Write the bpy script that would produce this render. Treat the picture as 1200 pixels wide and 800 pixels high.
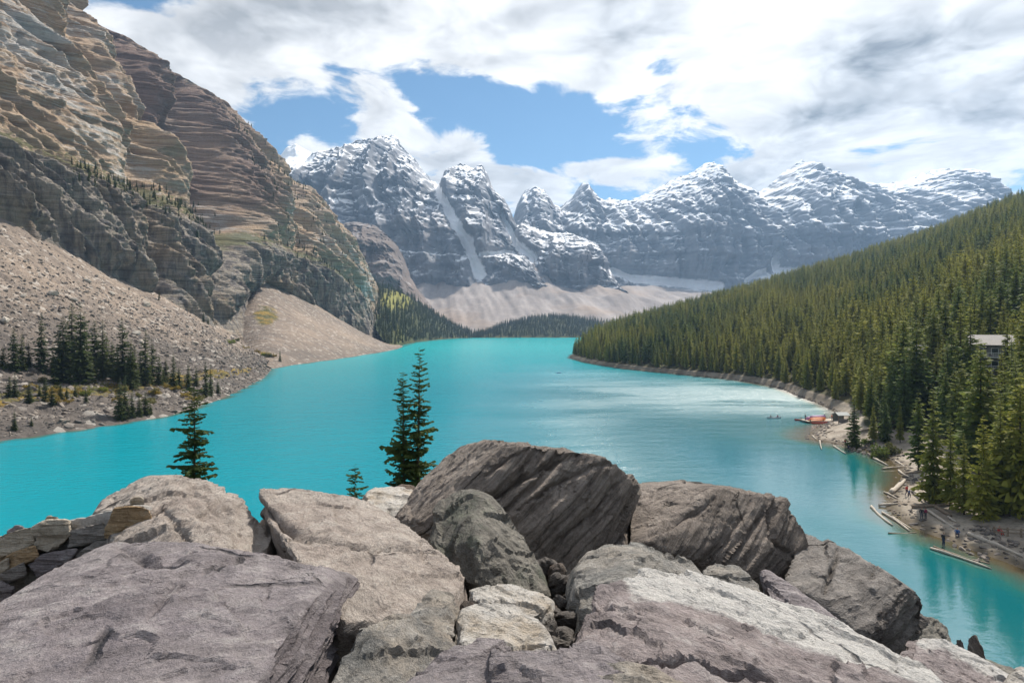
import bpy, bmesh, math, random
import numpy as np
from mathutils import Vector, Matrix, Quaternion

sc = bpy.context.scene
for o in list(bpy.data.objects):
    bpy.data.objects.remove(o)
C = sc.collection
rad = math.radians

# ------------------------------------------------------------------ camera
F, H, HORIZON = 733.0, 27.0, 382.0          # focal length (px of a 1200 px frame), eye height above the lake, horizon row
cam_d = bpy.data.cameras.new('camera')
cam_d.sensor_width = 36.0
cam_d.lens = 36.0 * F / 1200.0
cam_d.shift_y = (HORIZON - 400.0) / 1200.0
cam_d.clip_start, cam_d.clip_end = 0.1, 40000.0
cam = bpy.data.objects.new('camera', cam_d)
C.objects.link(cam)
cam.location = (0, 0, H)
cam.rotation_euler = (rad(90), 0, 0)
sc.camera = cam

def P(px, py, Y):
    return ((px - 600.0) / F * Y, Y, H + (HORIZON - py) / F * Y)

# ------------------------------------------------------------------ node helper
class NT:
    def __init__(self, tree):
        self.t = tree
        tree.nodes.clear()
    def n(self, kind, **kw):
        nd = self.t.nodes.new(kind)
        for k, v in kw.items():
            setattr(nd, k, v)
        return nd
    def l(self, a, b):
        self.t.links.new(a, b)
    def put(self, sock, v):
        if isinstance(v, bpy.types.NodeSocket):
            self.l(v, sock)
        elif isinstance(v, (tuple, list)):
            if len(sock.default_value) == 4 and len(v) == 3:
                v = tuple(v) + (1.0,)
            sock.default_value = v
        else:
            sock.default_value = v
    def m(self, op, a, b=0.0, c=None, clamp=False):
        nd = self.n('ShaderNodeMath', operation=op, use_clamp=clamp)
        self.put(nd.inputs[0], a); self.put(nd.inputs[1], b)
        if c is not None: self.put(nd.inputs[2], c)
        return nd.outputs[0]
    def v(self, op, a, b=(0, 0, 0)):
        nd = self.n('ShaderNodeVectorMath', operation=op)
        self.put(nd.inputs[0], a)
        if op == 'SCALE': self.put(nd.inputs['Scale'], b)
        else: self.put(nd.inputs[1], b)
        return nd.outputs['Value'] if op in ('DOT_PRODUCT', 'LENGTH') else nd.outputs[0]
    def sep(self, a):
        nd = self.n('ShaderNodeSeparateXYZ'); self.put(nd.inputs[0], a); return nd.outputs
    def comb(self, x, y, z):
        nd = self.n('ShaderNodeCombineXYZ')
        for i, q in enumerate((x, y, z)): self.put(nd.inputs[i], q)
        return nd.outputs[0]
    def noise(self, vec, scale, detail=6.0, rough=0.55, dist=0.0, col=False):
        nd = self.n('ShaderNodeTexNoise')
        self.put(nd.inputs['Vector'], vec)
        nd.inputs['Scale'].default_value = scale
        nd.inputs['Detail'].default_value = detail
        nd.inputs['Roughness'].default_value = rough
        nd.inputs['Distortion'].default_value = dist
        return nd.outputs['Color' if col else 'Fac']
    def voro(self, vec, scale, feature='F1', out='Distance', rand=1.0):
        nd = self.n('ShaderNodeTexVoronoi', feature=feature)
        self.put(nd.inputs['Vector'], vec)
        nd.inputs['Scale'].default_value = scale
        nd.inputs['Randomness'].default_value = rand
        return nd.outputs[out]
    def ramp(self, fac, stops, interp='LINEAR'):
        nd = self.n('ShaderNodeValToRGB')
        cr = nd.color_ramp; cr.interpolation = interp
        while len(cr.elements) < len(stops): cr.elements.new(0.5)
        for e, (p, c) in zip(cr.elements, stops):
            e.position = p
            e.color = tuple(c) + (1.0,) if isinstance(c, (tuple, list)) else (c, c, c, 1.0)
        self.put(nd.inputs[0], fac)
        return nd.outputs[0]
    def mr(self, x, a, b, c=0.0, d=1.0, kind='LINEAR'):
        nd = self.n('ShaderNodeMapRange', interpolation_type=kind)
        nd.clamp = True
        for i, q in enumerate((x, a, b, c, d)): self.put(nd.inputs[i], q)
        return nd.outputs[0]
    def mix(self, fac, a, b, mode='MIX'):
        nd = self.n('ShaderNodeMix', data_type='RGBA', blend_type=mode)
        self.put(nd.inputs[0], fac); self.put(nd.inputs[6], a); self.put(nd.inputs[7], b)
        return nd.outputs[2]
    def attr(self, name, out='Fac'):
        return self.n('ShaderNodeAttribute', attribute_name=name).outputs[out]
    def bump(self, h, strength=0.5, dist=0.1, normal=None):
        nd = self.n('ShaderNodeBump')
        nd.inputs['Strength'].default_value = strength
        nd.inputs['Distance'].default_value = dist
        self.put(nd.inputs['Height'], h)
        if normal is not None: self.put(nd.inputs['Normal'], normal)
        return nd.outputs[0]
    def bsdf(self, col, rough=0.8, normal=None, spec=0.3, **kw):
        b = self.n('ShaderNodeBsdfPrincipled')
        self.put(b.inputs['Base Color'], col)
        self.put(b.inputs['Roughness'], rough)
        b.inputs['Specular IOR Level'].default_value = spec
        if normal is not None: self.put(b.inputs['Normal'], normal)
        for k, v in kw.items(): self.put(b.inputs[k], v)
        o = self.n('ShaderNodeOutputMaterial')
        self.l(b.outputs[0], o.inputs[0])
        return b

# ------------------------------------------------------------------ sun, sky, exposure
SUN_AZ, SUN_EL = rad(38), rad(51)            # azimuth measured from the view direction (+Y) towards +X
SUN = Vector((math.sin(SUN_AZ) * math.cos(SUN_EL), math.cos(SUN_AZ) * math.cos(SUN_EL), math.sin(SUN_EL)))
sun_d = bpy.data.lights.new('sun', 'SUN')
sun_d.energy = 5.0
sun_d.angle = rad(3.0)
sun_d.color = (1.0, 0.93, 0.83)
sun = bpy.data.objects.new('sun', sun_d)
C.objects.link(sun)
sun.rotation_euler = (-SUN).to_track_quat('-Z', 'Y').to_euler()
sun.location = (200, 200, 900)

world = bpy.data.worlds.new('World'); sc.world = world; world.use_nodes = True
world.cycles.sampling_method = 'MANUAL'; world.cycles.sample_map_resolution = 512
W = NT(world.node_tree)
sky = W.n('ShaderNodeTexSky', sky_type='NISHITA')
sky.sun_disc = False
sky.sun_elevation = SUN_EL
sky.sun_rotation = SUN_AZ
sky.altitude = 1800.0
sky.air_density = 1.0; sky.dust_density = 0.3; sky.ozone_density = 1.0
d = W.n('ShaderNodeTexCoord').outputs['Generated']
s = W.sep(d)
zz = W.m('ADD', W.m('MAXIMUM', s[2], 0.0), 0.16)
pl = W.comb(W.m('DIVIDE', s[0], zz), W.m('DIVIDE', s[1], zz), W.m('MULTIPLY', s[2], 1.5))
warp = W.v('SCALE', W.v('SUBTRACT', W.noise(pl, 2.2, 2.0, 0.5, col=True), (0.5, 0.5, 0.5)), 0.35)
pw = W.v('ADD', pl, warp)
n1 = W.noise(pw, 2.5, 9.0, 0.58)
n0 = W.noise(pw, 0.9, 2.0, 0.5)
yy = W.m('MAXIMUM', s[1], 0.12)
ix, iz = W.m('DIVIDE', s[0], yy), W.m('DIVIDE', s[2], yy)
def blob(px, py, rx, ry, rot=0.0):
    cx, cz = (px - 600) / F, (HORIZON - py) / F
    a, b = W.m('SUBTRACT', ix, cx), W.m('SUBTRACT', iz, cz)
    ca, sa = math.cos(rot), math.sin(rot)
    u = W.m('ADD', W.m('MULTIPLY', a, ca * F / rx), W.m('MULTIPLY', b, sa * F / rx))
    w = W.m('ADD', W.m('MULTIPLY', a, -sa * F / ry), W.m('MULTIPLY', b, ca * F / ry))
    r2 = W.m('ADD', W.m('MULTIPLY', u, u), W.m('MULTIPLY', w, w))
    return W.m('EXPONENT', W.m('MULTIPLY', r2, -1.0))
def addup(terms):
    out = None
    for k, t in terms:
        q = W.m('MULTIPLY', t, k)
        out = q if out is None else W.m('ADD', out, q)
    return out
cov = addup([(-0.42, blob(390, 135, 62, 36, rad(20))), (-0.46, blob(640, 152, 92, 44, rad(-4))), (-0.42, blob(530, 112, 75, 30)), (-0.34, blob(325, 168, 30, 40)),
             (0.52, blob(452, 150, 62, 30, rad(-38))), (0.50, blob(545, 178, 46, 34)), (0.30, blob(400, 20, 360, 50)), (0.40, blob(690, 200, 70, 18)),
             (0.30, blob(900, 100, 190, 120)), (-0.42, blob(770, 74, 34, 20)), (-0.25, blob(700, 178, 60, 9)),
             (0.25, blob(1120, 80, 170, 140)), (0.26, blob(650, 40, 150, 34)), (0.50, blob(190, 50, 130, 50)), (0.3, blob(260, 110, 40, 40))])
dens = W.m('ADD', W.m('ADD', W.m('MULTIPLY', W.m('SUBTRACT', n1, 0.5), 2.3), W.m('MULTIPLY', W.m('SUBTRACT', n0, 0.5), 0.9)), W.m('ADD', cov, 0.14))
mask = W.mr(dens, -0.02, 0.20, 0.0, 1.0, 'SMOOTHSTEP')
# cloud self-shading: density measured a little way towards the sun
n2 = W.noise(W.v('ADD', pw, (0.07, 0.05, 0.03)), 2.5, 4.0, 0.58)
lit = W.mr(W.m('SUBTRACT', n1, n2), -0.12, 0.12, 0.0, 1.0)
thick = W.mr(W.noise(W.v('ADD', pw, (3.1, 1.7, 0.0)), 1.3, 4.0, 0.6), 0.44, 0.66, 0.0, 1.0)
grey = addup([(0.95, blob(1020, 62, 120, 42, rad(8))), (0.75, blob(745, 28, 90, 40)), (0.60, blob(960, 136, 85, 20, rad(10))), (0.35, blob(1150, 110, 100, 40)),
              (0.40, blob(300, 15, 200, 50)), (-0.7, blob(880, 60, 70, 70)), (-0.35, blob(560, 120, 120, 60))])
sunny = W.m('POWER', W.m('MAXIMUM', W.v('DOT_PRODUCT', d, tuple(SUN)), 0.0), 6.0)
g = W.m('ADD', W.m('MULTIPLY', thick, 0.55), grey, clamp=True)
g = W.m('MULTIPLY', g, W.m('SUBTRACT', 1.25, W.m('MULTIPLY', lit, 0.6)), clamp=True)
g = W.m('MULTIPLY', g, W.mr(dens, 0.08, 0.40), clamp=True)
bright = W.m('ADD', W.mr(g, 0.0, 1.0, 1.10, 0.34), W.m('MULTIPLY', sunny, 0.45))
bright = W.m('ADD', bright, W.m('MULTIPLY', W.m('SUBTRACT', lit, 0.5), 0.48))
ccol = W.mix(g, (1.0, 0.985, 0.965), (0.93, 0.96, 1.0))
CLOUD = 0.68
cl = W.v('SCALE', ccol, W.m('MULTIPLY', bright, CLOUD))
bg1 = W.n('ShaderNodeBackground'); W.put(bg1.inputs[0], W.v('MULTIPLY', sky.outputs[0], (0.70, 1.0, 1.06))); bg1.inputs[1].default_value = 0.085
bg2 = W.n('ShaderNodeBackground'); W.put(bg2.inputs[0], cl); bg2.inputs[1].default_value = 1.0
mx = W.n('ShaderNodeMixShader'); W.put(mx.inputs[0], mask)
W.l(bg1.outputs[0], mx.inputs[1]); W.l(bg2.outputs[0], mx.inputs[2])
wo = W.n('ShaderNodeOutputWorld'); W.l(mx.outputs[0], wo.inputs[0])

sc.view_settings.view_transform = 'Standard'
sc.view_settings.look = 'None'
sc.view_settings.exposure = 0.45
sc.view_settings.gamma = 1.0
sc.view_settings.use_curve_mapping = False
sc.render.engine = 'CYCLES'
cy = sc.cycles
cy.use_denoising = True
try: cy.denoiser = 'OPENIMAGEDENOISE'; cy.denoising_prefilter = 'ACCURATE'
except Exception: pass
cy.max_bounces = 5; cy.diffuse_bounces = 2; cy.glossy_bounces = 3; cy.transmission_bounces = 2
cy.volume_bounces = 0; cy.transparent_max_bounces = 6
cy.sample_clamp_indirect = 6.0
cy.caustics_reflective = False; cy.caustics_refractive = False

# ------------------------------------------------------------------ numpy noise
rng = np.random.RandomState(7)
_perm = rng.permutation(256).astype(np.int32); _perm = np.concatenate([_perm, _perm, _perm])
_g3 = rng.normal(size=(256, 3)); _g3 /= np.linalg.norm(_g3, axis=1)[:, None]; _g3 = _g3.astype(np.float32)
_val = rng.rand(256).astype(np.float32)
def perlin(x, y, z):
    x, y, z = [np.asarray(q, np.float32) for q in np.broadcast_arrays(x, y, z)]
    fx, fy, fz = np.floor(x), np.floor(y), np.floor(z)
    X, Y, Z = fx.astype(np.int32) & 255, fy.astype(np.int32) & 255, fz.astype(np.int32) & 255
    x, y, z = x - fx, y - fy, z - fz
    u, v, w = [t * t * t * (t * (t * 6 - 15) + 10) for t in (x, y, z)]
    def gr(i, j, k):
        g = _g3[_perm[_perm[_perm[X + i] + Y + j] + Z + k]]
        return g[..., 0] * (x - i) + g[..., 1] * (y - j) + g[..., 2] * (z - k)
    def lp(a, b, t): return a + t * (b - a)
    return 1.5 * lp(lp(lp(gr(0,0,0), gr(1,0,0), u), lp(gr(0,1,0), gr(1,1,0), u), v),
                    lp(lp(gr(0,0,1), gr(1,0,1), u), lp(gr(0,1,1), gr(1,1,1), u), v), w)
def fbm(x, y, z, octv=4, gain=0.5, ridged=False):
    out, a = 0.0, 1.0
    for i in range(octv):
        n = perlin(x * 2.0**i + 11.3 * i, y * 2.0**i + 5.7 * i, z * 2.0**i + 3.1 * i)
        out = out + a * ((1.0 - 2.0 * np.abs(n)) if ridged else n)
        a *= gain
    return out
def layers(t, sharp=0.16, seed=0):
    """piecewise constant random value for each bed, with steep risers"""
    f = np.floor(t); i = f.astype(np.int32)
    a, b = _val[(i * 7 + seed * 31) & 255], _val[((i + 1) * 7 + seed * 31) & 255]
    k = np.clip((t - f - (1 - sharp)) / sharp, 0, 1); k = k * k * (3 - 2 * k)
    return a + (b - a) * k - 0.5
def sstep(x, a, b):
    t = np.clip((x - a) / (b - a), 0, 1); return t * t * (3 - 2 * t)

# ------------------------------------------------------------------ objects
def tag(o, label=None, cat=None, group=None, kind=None):
    for k, v in (('label', label), ('category', cat), ('group', group), ('kind', kind)):
        if v: o[k] = v
    return o
def link(name, me, mat=None, parent=None):
    o = bpy.data.objects.new(name, me); C.objects.link(o)
    if mat is not None and me is not None and len(me.materials) == 0:
        for q in (mat if isinstance(mat, (list, tuple)) else [mat]): me.materials.append(q)
    if parent is not None: o.parent = parent
    return o
def empty(name, loc=(0, 0, 0), rz=0.0):
    o = bpy.data.objects.new(name, None); C.objects.link(o)
    o.location = loc; o.rotation_euler = (0, 0, rz); o.empty_display_size = 0.2
    return o
def mesh_np(name, V, Q=None, T=None, smooth=True, mats=None, midx=None):
    """fast mesh from vertex array and quad / triangle index arrays"""
    me = bpy.data.meshes.new(name)
    V = np.asarray(V, np.float32).reshape(-1, 3)
    nq = 0 if Q is None else len(Q); nt = 0 if T is None else len(T)
    me.vertices.add(len(V)); me.vertices.foreach_set('co', V.ravel())
    idx = np.concatenate([np.asarray(a, np.int32).ravel() for a in (Q, T) if a is not None and len(a)])
    me.loops.add(len(idx)); me.loops.foreach_set('vertex_index', idx)
    me.polygons.add(nq + nt)
    st = np.concatenate([np.arange(nq) * 4, nq * 4 + np.arange(nt) * 3]).astype(np.int32)
    me.polygons.foreach_set('loop_start', st)
    if midx is not None: me.polygons.foreach_set('material_index', np.asarray(midx, np.int32))
    me.polygons.foreach_set('use_smooth', np.full(nq + nt, smooth))
    for m_ in (mats or []): me.materials.append(m_)
    me.update(calc_edges=True)
    return me
def grid_quads(nv, nu):
    a = np.arange(nv * nu).reshape(nv, nu)
    return np.stack([a[:-1, :-1], a[:-1, 1:], a[1:, 1:], a[1:, :-1]], -1).reshape(-1, 4)
def fattr(me, name, arr):
    at = me.attributes.new(name, 'FLOAT', 'POINT'); at.data.foreach_set('value', np.asarray(arr, np.float32).ravel())
def catmull(pts, n):
    pts = np.asarray(pts, float); k = len(pts)
    e = np.vstack([2 * pts[0] - pts[1], pts, 2 * pts[-1] - pts[-2]])
    t = np.linspace(0, k - 1 - 1e-9, n); i = t.astype(int); f = (t - i)[:, None]
    p0, p1, p2, p3 = e[i], e[i + 1], e[i + 2], e[i + 3]
    return 0.5 * (2 * p1 + (p2 - p0) * f + (2 * p0 - 5 * p1 + 4 * p2 - p3) * f**2 + (3 * p1 - p0 - 3 * p2 + p3) * f**3)
def loft(rows, nu, nv, vpos=None, smooth_v=False):
    R = np.stack([catmull(r, nu) for r in rows])          # rows, nu, 3
    k = len(rows)
    vpos = np.linspace(0, 1, k) if vpos is None else np.asarray(vpos, float)
    t = np.linspace(0, 1, nv)
    i = np.clip(np.searchsorted(vpos, t, side='right') - 1, 0, k - 2)
    f = ((t - vpos[i]) / (vpos[i + 1] - vpos[i]))[:, None, None]
    if smooth_v:
        e = np.concatenate([(2 * R[0] - R[1])[None], R, (2 * R[-1] - R[-2])[None]])
        p0, p1, p2, p3 = e[i], e[i + 1], e[i + 2], e[i + 3]
        return 0.5 * (2 * p1 + (p2 - p0) * f + (2 * p0 - 5 * p1 + 4 * p2 - p3) * f**2 + (3 * p1 - p0 - 3 * p2 + p3) * f**3), t
    return R[i] * (1 - f) + R[i + 1] * f, t
def grid_normals(G):
    du = np.gradient(G, axis=1); dv = np.gradient(G, axis=0)
    n = np.cross(du, dv); n /= (np.linalg.norm(n, axis=2)[..., None] + 1e-9)
    return n
def project(V):
    Y = np.maximum(V[..., 1], 0.1)
    return 600 + V[..., 0] / Y * F, HORIZON - (V[..., 2] - H) / Y * F
def polydist(px, py, pts):
    """distance in px to a polyline and parameter along it"""
    best = np.full(px.shape, 1e9); par = np.zeros(px.shape)
    n = len(pts) - 1
    for k in range(n):
        (ax, ay), (bx, by) = pts[k][:2], pts[k + 1][:2]
        dx, dy = bx - ax, by - ay
        t = np.clip(((px - ax) * dx + (py - ay) * dy) / (dx * dx + dy * dy), 0, 1)
        q = np.hypot(px - ax - t * dx, py - ay - t * dy)
        c = q < best
        best = np.where(c, q, best); par = np.where(c, (k + t) / n, par)
    return best, par

# ------------------------------------------------------------------ materials
def new_mat(name):
    m = bpy.data.materials.new(name); m.use_nodes = True
    return m, NT(m.node_tree)
def flat_mat(name, col, rough=0.7, var=0.15, scale=6.0, spec=0.3, metallic=0.0, bump=0.0):
    m, t = new_mat(name)
    tc = t.n('ShaderNodeTexCoord').outputs['Object']
    nz = t.noise(tc, scale, 5.0, 0.6)
    c = t.mix(t.mr(nz, 0.3, 0.7), tuple(q * (1 - var) for q in col), tuple(min(1, q * (1 + var)) for q in col))
    nrm = t.bump(nz, bump, 0.02) if bump else None
    b = t.bsdf(c, rough, nrm, spec); b.inputs['Metallic'].default_value = metallic
    return m

def mountain_mat(name, rock_a, rock_b, warm, snow_lo, snow_hi, bias, bed=0.03):
    m, t = new_mat(name)
    geo = t.n('ShaderNodeNewGeometry')
    p = geo.outputs['Position']; s = t.sep(p); nz = t.sep(geo.outputs['Normal'])[2]
    strat = t.noise(t.v('MULTIPLY', p, (0.0025, 0.0025, bed)), 1.0, 7.0, 0.62, 0.4)
    blot = t.noise(p, 0.004, 6.0, 0.6)
    col = t.mix(t.mr(strat, 0.32, 0.68), rock_a, rock_b)
    col = t.mix(t.mr(blot, 0.50, 0.68, 0.0, 0.75), col, warm)
    streak = t.noise(t.v('MULTIPLY', p, (0.03, 0.03, 0.004)), 1.0, 6.0, 0.65)
    col = t.mix(t.mr(streak, 0.40, 0.75, 0.0, 0.55), col, t.v('SCALE', col, 0.5))
    fine = t.noise(t.v('MULTIPLY', p, (0.02, 0.02, 0.05)), 1.0, 8.0, 0.7)
    brk = t.noise(p, 0.011, 8.0, 0.68)
    alt = t.mr(s[2], snow_lo, snow_hi, -0.22, 0.05)
    f = t.m('ADD', t.m('ADD', nz, alt), t.m('MULTIPLY', t.m('SUBTRACT', fine, 0.5), 0.65))
    f = t.m('ADD', f, t.m('MULTIPLY', t.m('SUBTRACT', brk, 0.5), 0.6))
    f = t.m('ADD', f, t.m('MULTIPLY', t.m('SUBTRACT', strat, 0.5), 1.3))
    sn = t.mr(t.m('ADD', f, bias), 0.56, 0.80)
    sn = t.m('MAXIMUM', sn, t.mr(t.m('ADD', t.attr('snow'), t.m('MULTIPLY', t.m('SUBTRACT', fine, 0.5), 0.8)), 0.42, 0.62))
    dust = t.mr(t.m('ADD', f, bias), 0.30, 0.62, 0.0, 0.28)
    col = t.mix(dust, col, (0.72, 0.75, 0.80))
    col = t.mix(sn, col, (0.93, 0.94, 0.96))
    h = t.m('ADD', t.m('MULTIPLY', strat, 1.0), t.m('MULTIPLY', fine, 0.7))
    t.bsdf(col, 0.85, t.bump(h, 0.8, 9.0), 0.15)
    return m

def cliff_mat():
    m, t = new_mat('banded_cliff_rock')
    geo = t.n('ShaderNodeNewGeometry')
    p = geo.outputs['Position']; nz = t.sep(geo.outputs['Normal'])[2]
    wob = t.v('SCALE', t.v('SUBTRACT', t.noise(p, 0.012, 3.0, 0.5, col=True), (0.5, 0.5, 0.5)), 9.0)
    q = t.v('ADD', p, wob)
    strat = t.noise(t.v('MULTIPLY', q, (0.006, 0.006, 0.14)), 1.0, 9.0, 0.64)
    thin = t.noise(t.v('MULTIPLY', q, (0.012, 0.012, 0.55)), 1.0, 7.0, 0.68)
    blot = t.noise(p, 0.010, 7.0, 0.62)
    blot2 = t.noise(t.v('ADD', p, (300, 40, 90)), 0.013, 7.0, 0.66)
    vert = t.noise(t.v('MULTIPLY', p, (0.11, 0.11, 0.012)), 1.0, 7.0, 0.66)
    fine = t.noise(p, 0.35, 8.0, 0.7)
    up = t.ramp(strat, [(0.24, (0.20, 0.135, 0.095)), (0.40, (0.42, 0.30, 0.21)), (0.52, (0.54, 0.41, 0.29)), (0.62, (0.40, 0.32, 0.25)), (0.78, (0.60, 0.52, 0.41))])
    up = t.mix(t.mr(blot, 0.50, 0.64, 0.0, 0.85), up, (0.54, 0.38, 0.235))
    up = t.mix(t.mr(t.m('ADD', blot2, t.m('MULTIPLY', t.m('SUBTRACT', thin, 0.5), 0.6)), 0.53, 0.62, 0.0, 0.9), up, (0.54, 0.52, 0.49))
    up = t.mix(t.attr('purple'), up, t.mix(strat, (0.15, 0.105, 0.09), (0.33, 0.23, 0.185)))
    low = t.ramp(vert, [(0.30, (0.08, 0.072, 0.07)), (0.44, (0.20, 0.18, 0.17)), (0.53, (0.40, 0.345, 0.28)), (0.60, (0.20, 0.185, 0.175)), (0.72, (0.52, 0.49, 0.44))])
    low = t.mix(t.mr(blot2, 0.52, 0.66, 0.0, 0.7), low, (0.34, 0.24, 0.14))
    lo = t.attr('lower')
    col = t.mix(lo, up, low)
    col = t.mix(t.mr(thin, 0.36, 0.54, 0.6, 0.0), col, t.v('SCALE', col, 0.35))
    col = t.mix(t.mr(fine, 0.35, 0.75, 0.30, 0.0), col, t.v('SCALE', col, 0.4))
    gr = t.mr(t.m('ADD', t.m('ADD', nz, t.attr('green')), t.m('MULTIPLY', t.m('SUBTRACT', t.noise(p, 0.08, 6.0, 0.7), 0.5), 1.3)), 0.95, 1.25, 0.0, 0.8)
    col = t.mix(gr, col, (0.085, 0.095, 0.035))
    h = t.m('ADD', t.m('MULTIPLY', thin, 1.0), t.m('ADD', t.m('MULTIPLY', fine, 0.5), t.m('MULTIPLY', vert, 0.5)))
    t.bsdf(col, 0.9, t.bump(h, 1.0, 3.2), 0.15)
    return m

def scree_mat(name, tan, grey, dark, cell=0.45):
    m, t = new_mat(name)
    geo = t.n('ShaderNodeNewGeometry'); p = geo.outputs['Position']
    big = t.noise(p, 0.02, 6.0, 0.6)
    run = t.noise(t.v('MULTIPLY', p, (0.015, 0.20, 0.015)), 1.0, 6.0, 0.66)
    fine = t.noise(p, 1.1, 8.0, 0.72)
    st = t.voro(p, cell, 'F1', 'Color'); sd = t.voro(p, cell, 'F1', 'Distance')
    col = t.mix(t.mr(t.m('ADD', t.m('MULTIPLY', big, 0.5), t.m('MULTIPLY', run, 0.5)), 0.40, 0.60), grey, tan)
    col = t.mix(t.attr('rocky'), col, dark)
    sv = t.sep(st)[0]
    col = t.mix(t.mr(sv, 0.0, 1.0, 0.45, 0.0), col, t.v('SCALE', col, 0.45))
    col = t.mix(t.mr(sv, 0.86, 0.92, 0.0, 0.5), col, (0.52, 0.48, 0.43))
    col = t.mix(t.mr(fine, 0.35, 0.7, 0.35, 0.0), col, t.v('SCALE', col, 0.4))
    sh = t.noise(p, 0.09, 6.0, 0.7)
    gz = t.attr('green')
    veg = t.mr(t.m('ADD', sh, t.m('SUBTRACT', gz, 1.0)), 0.42, 0.56, 0.0, 0.9)
    hue = t.noise(t.v('ADD', p, (70, 10, 3)), 0.12, 4.0, 0.6)
    vcol = t.ramp(hue, [(0.3, (0.045, 0.055, 0.02)), (0.48, (0.12, 0.105, 0.04)), (0.6, (0.26, 0.17, 0.035)), (0.75, (0.16, 0.15, 0.06))])
    col = t.mix(veg, col, vcol)
    h = t.m('ADD', t.m('MULTIPLY', sd, -0.6), t.m('MULTIPLY', fine, 0.6))
    t.bsdf(col, 0.92, t.bump(h, 0.9, 0.9), 0.1)
    return m

def ground_mat(name, a, b, c):
    m, t = new_mat(name)
    p = t.n('ShaderNodeNewGeometry').outputs['Position']
    n1 = t.noise(p, 0.15, 7.0, 0.65); n2 = t.noise(p, 2.5, 7.0, 0.7); v = t.voro(p, 1.6, 'F1', 'Color')
    col = t.mix(t.mr(n1, 0.38, 0.62), a, b)
    col = t.mix(t.mr(n2, 0.5, 0.68, 0.0, 0.7), col, c)
    col = t.mix(t.mr(t.sep(v)[0], 0, 1, 0.4, 0.0), col, t.v('SCALE', col, 0.5))
    t.bsdf(col, 0.9, t.bump(n2, 0.6, 0.2), 0.15)
    return m

# ------------------------------------------------------------------ shore lines
RIGHT_SHORE = [(64, -60), (60, 20), (57, 52), (57, 68), (54.5, 79), (54, 88), (58, 97), (66, 107), (73, 118), (78, 133), (75, 143), (71, 150),
               (80, 165), (90, 178), (101, 196), (106, 215), (110, 240), (116, 275), (112, 312), (93, 352), (71, 396), (56, 460), (50, 530), (58, 590),
               (85, 680), (110, 800), (140, 1000), (190, 1250), (235, 1500)]
LEFT_SHORE = [(-170, -40), (-140, 60), (-122, 140), (-112, 164), (-105, 183), (-104, 198), (-109, 238), (-124, 304), (-134, 341), (-153, 400), (-150, 450), (-143, 521),
              (-138, 610), (-135, 707), (-145, 830), (-158, 990), (-140, 1180), (-95, 1400), (0, 1440), (80, 1450), (180, 1470), (260, 1500)]
def shore_dist(x, y, pts):
    return polydist(x, y, pts)[0]

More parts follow.
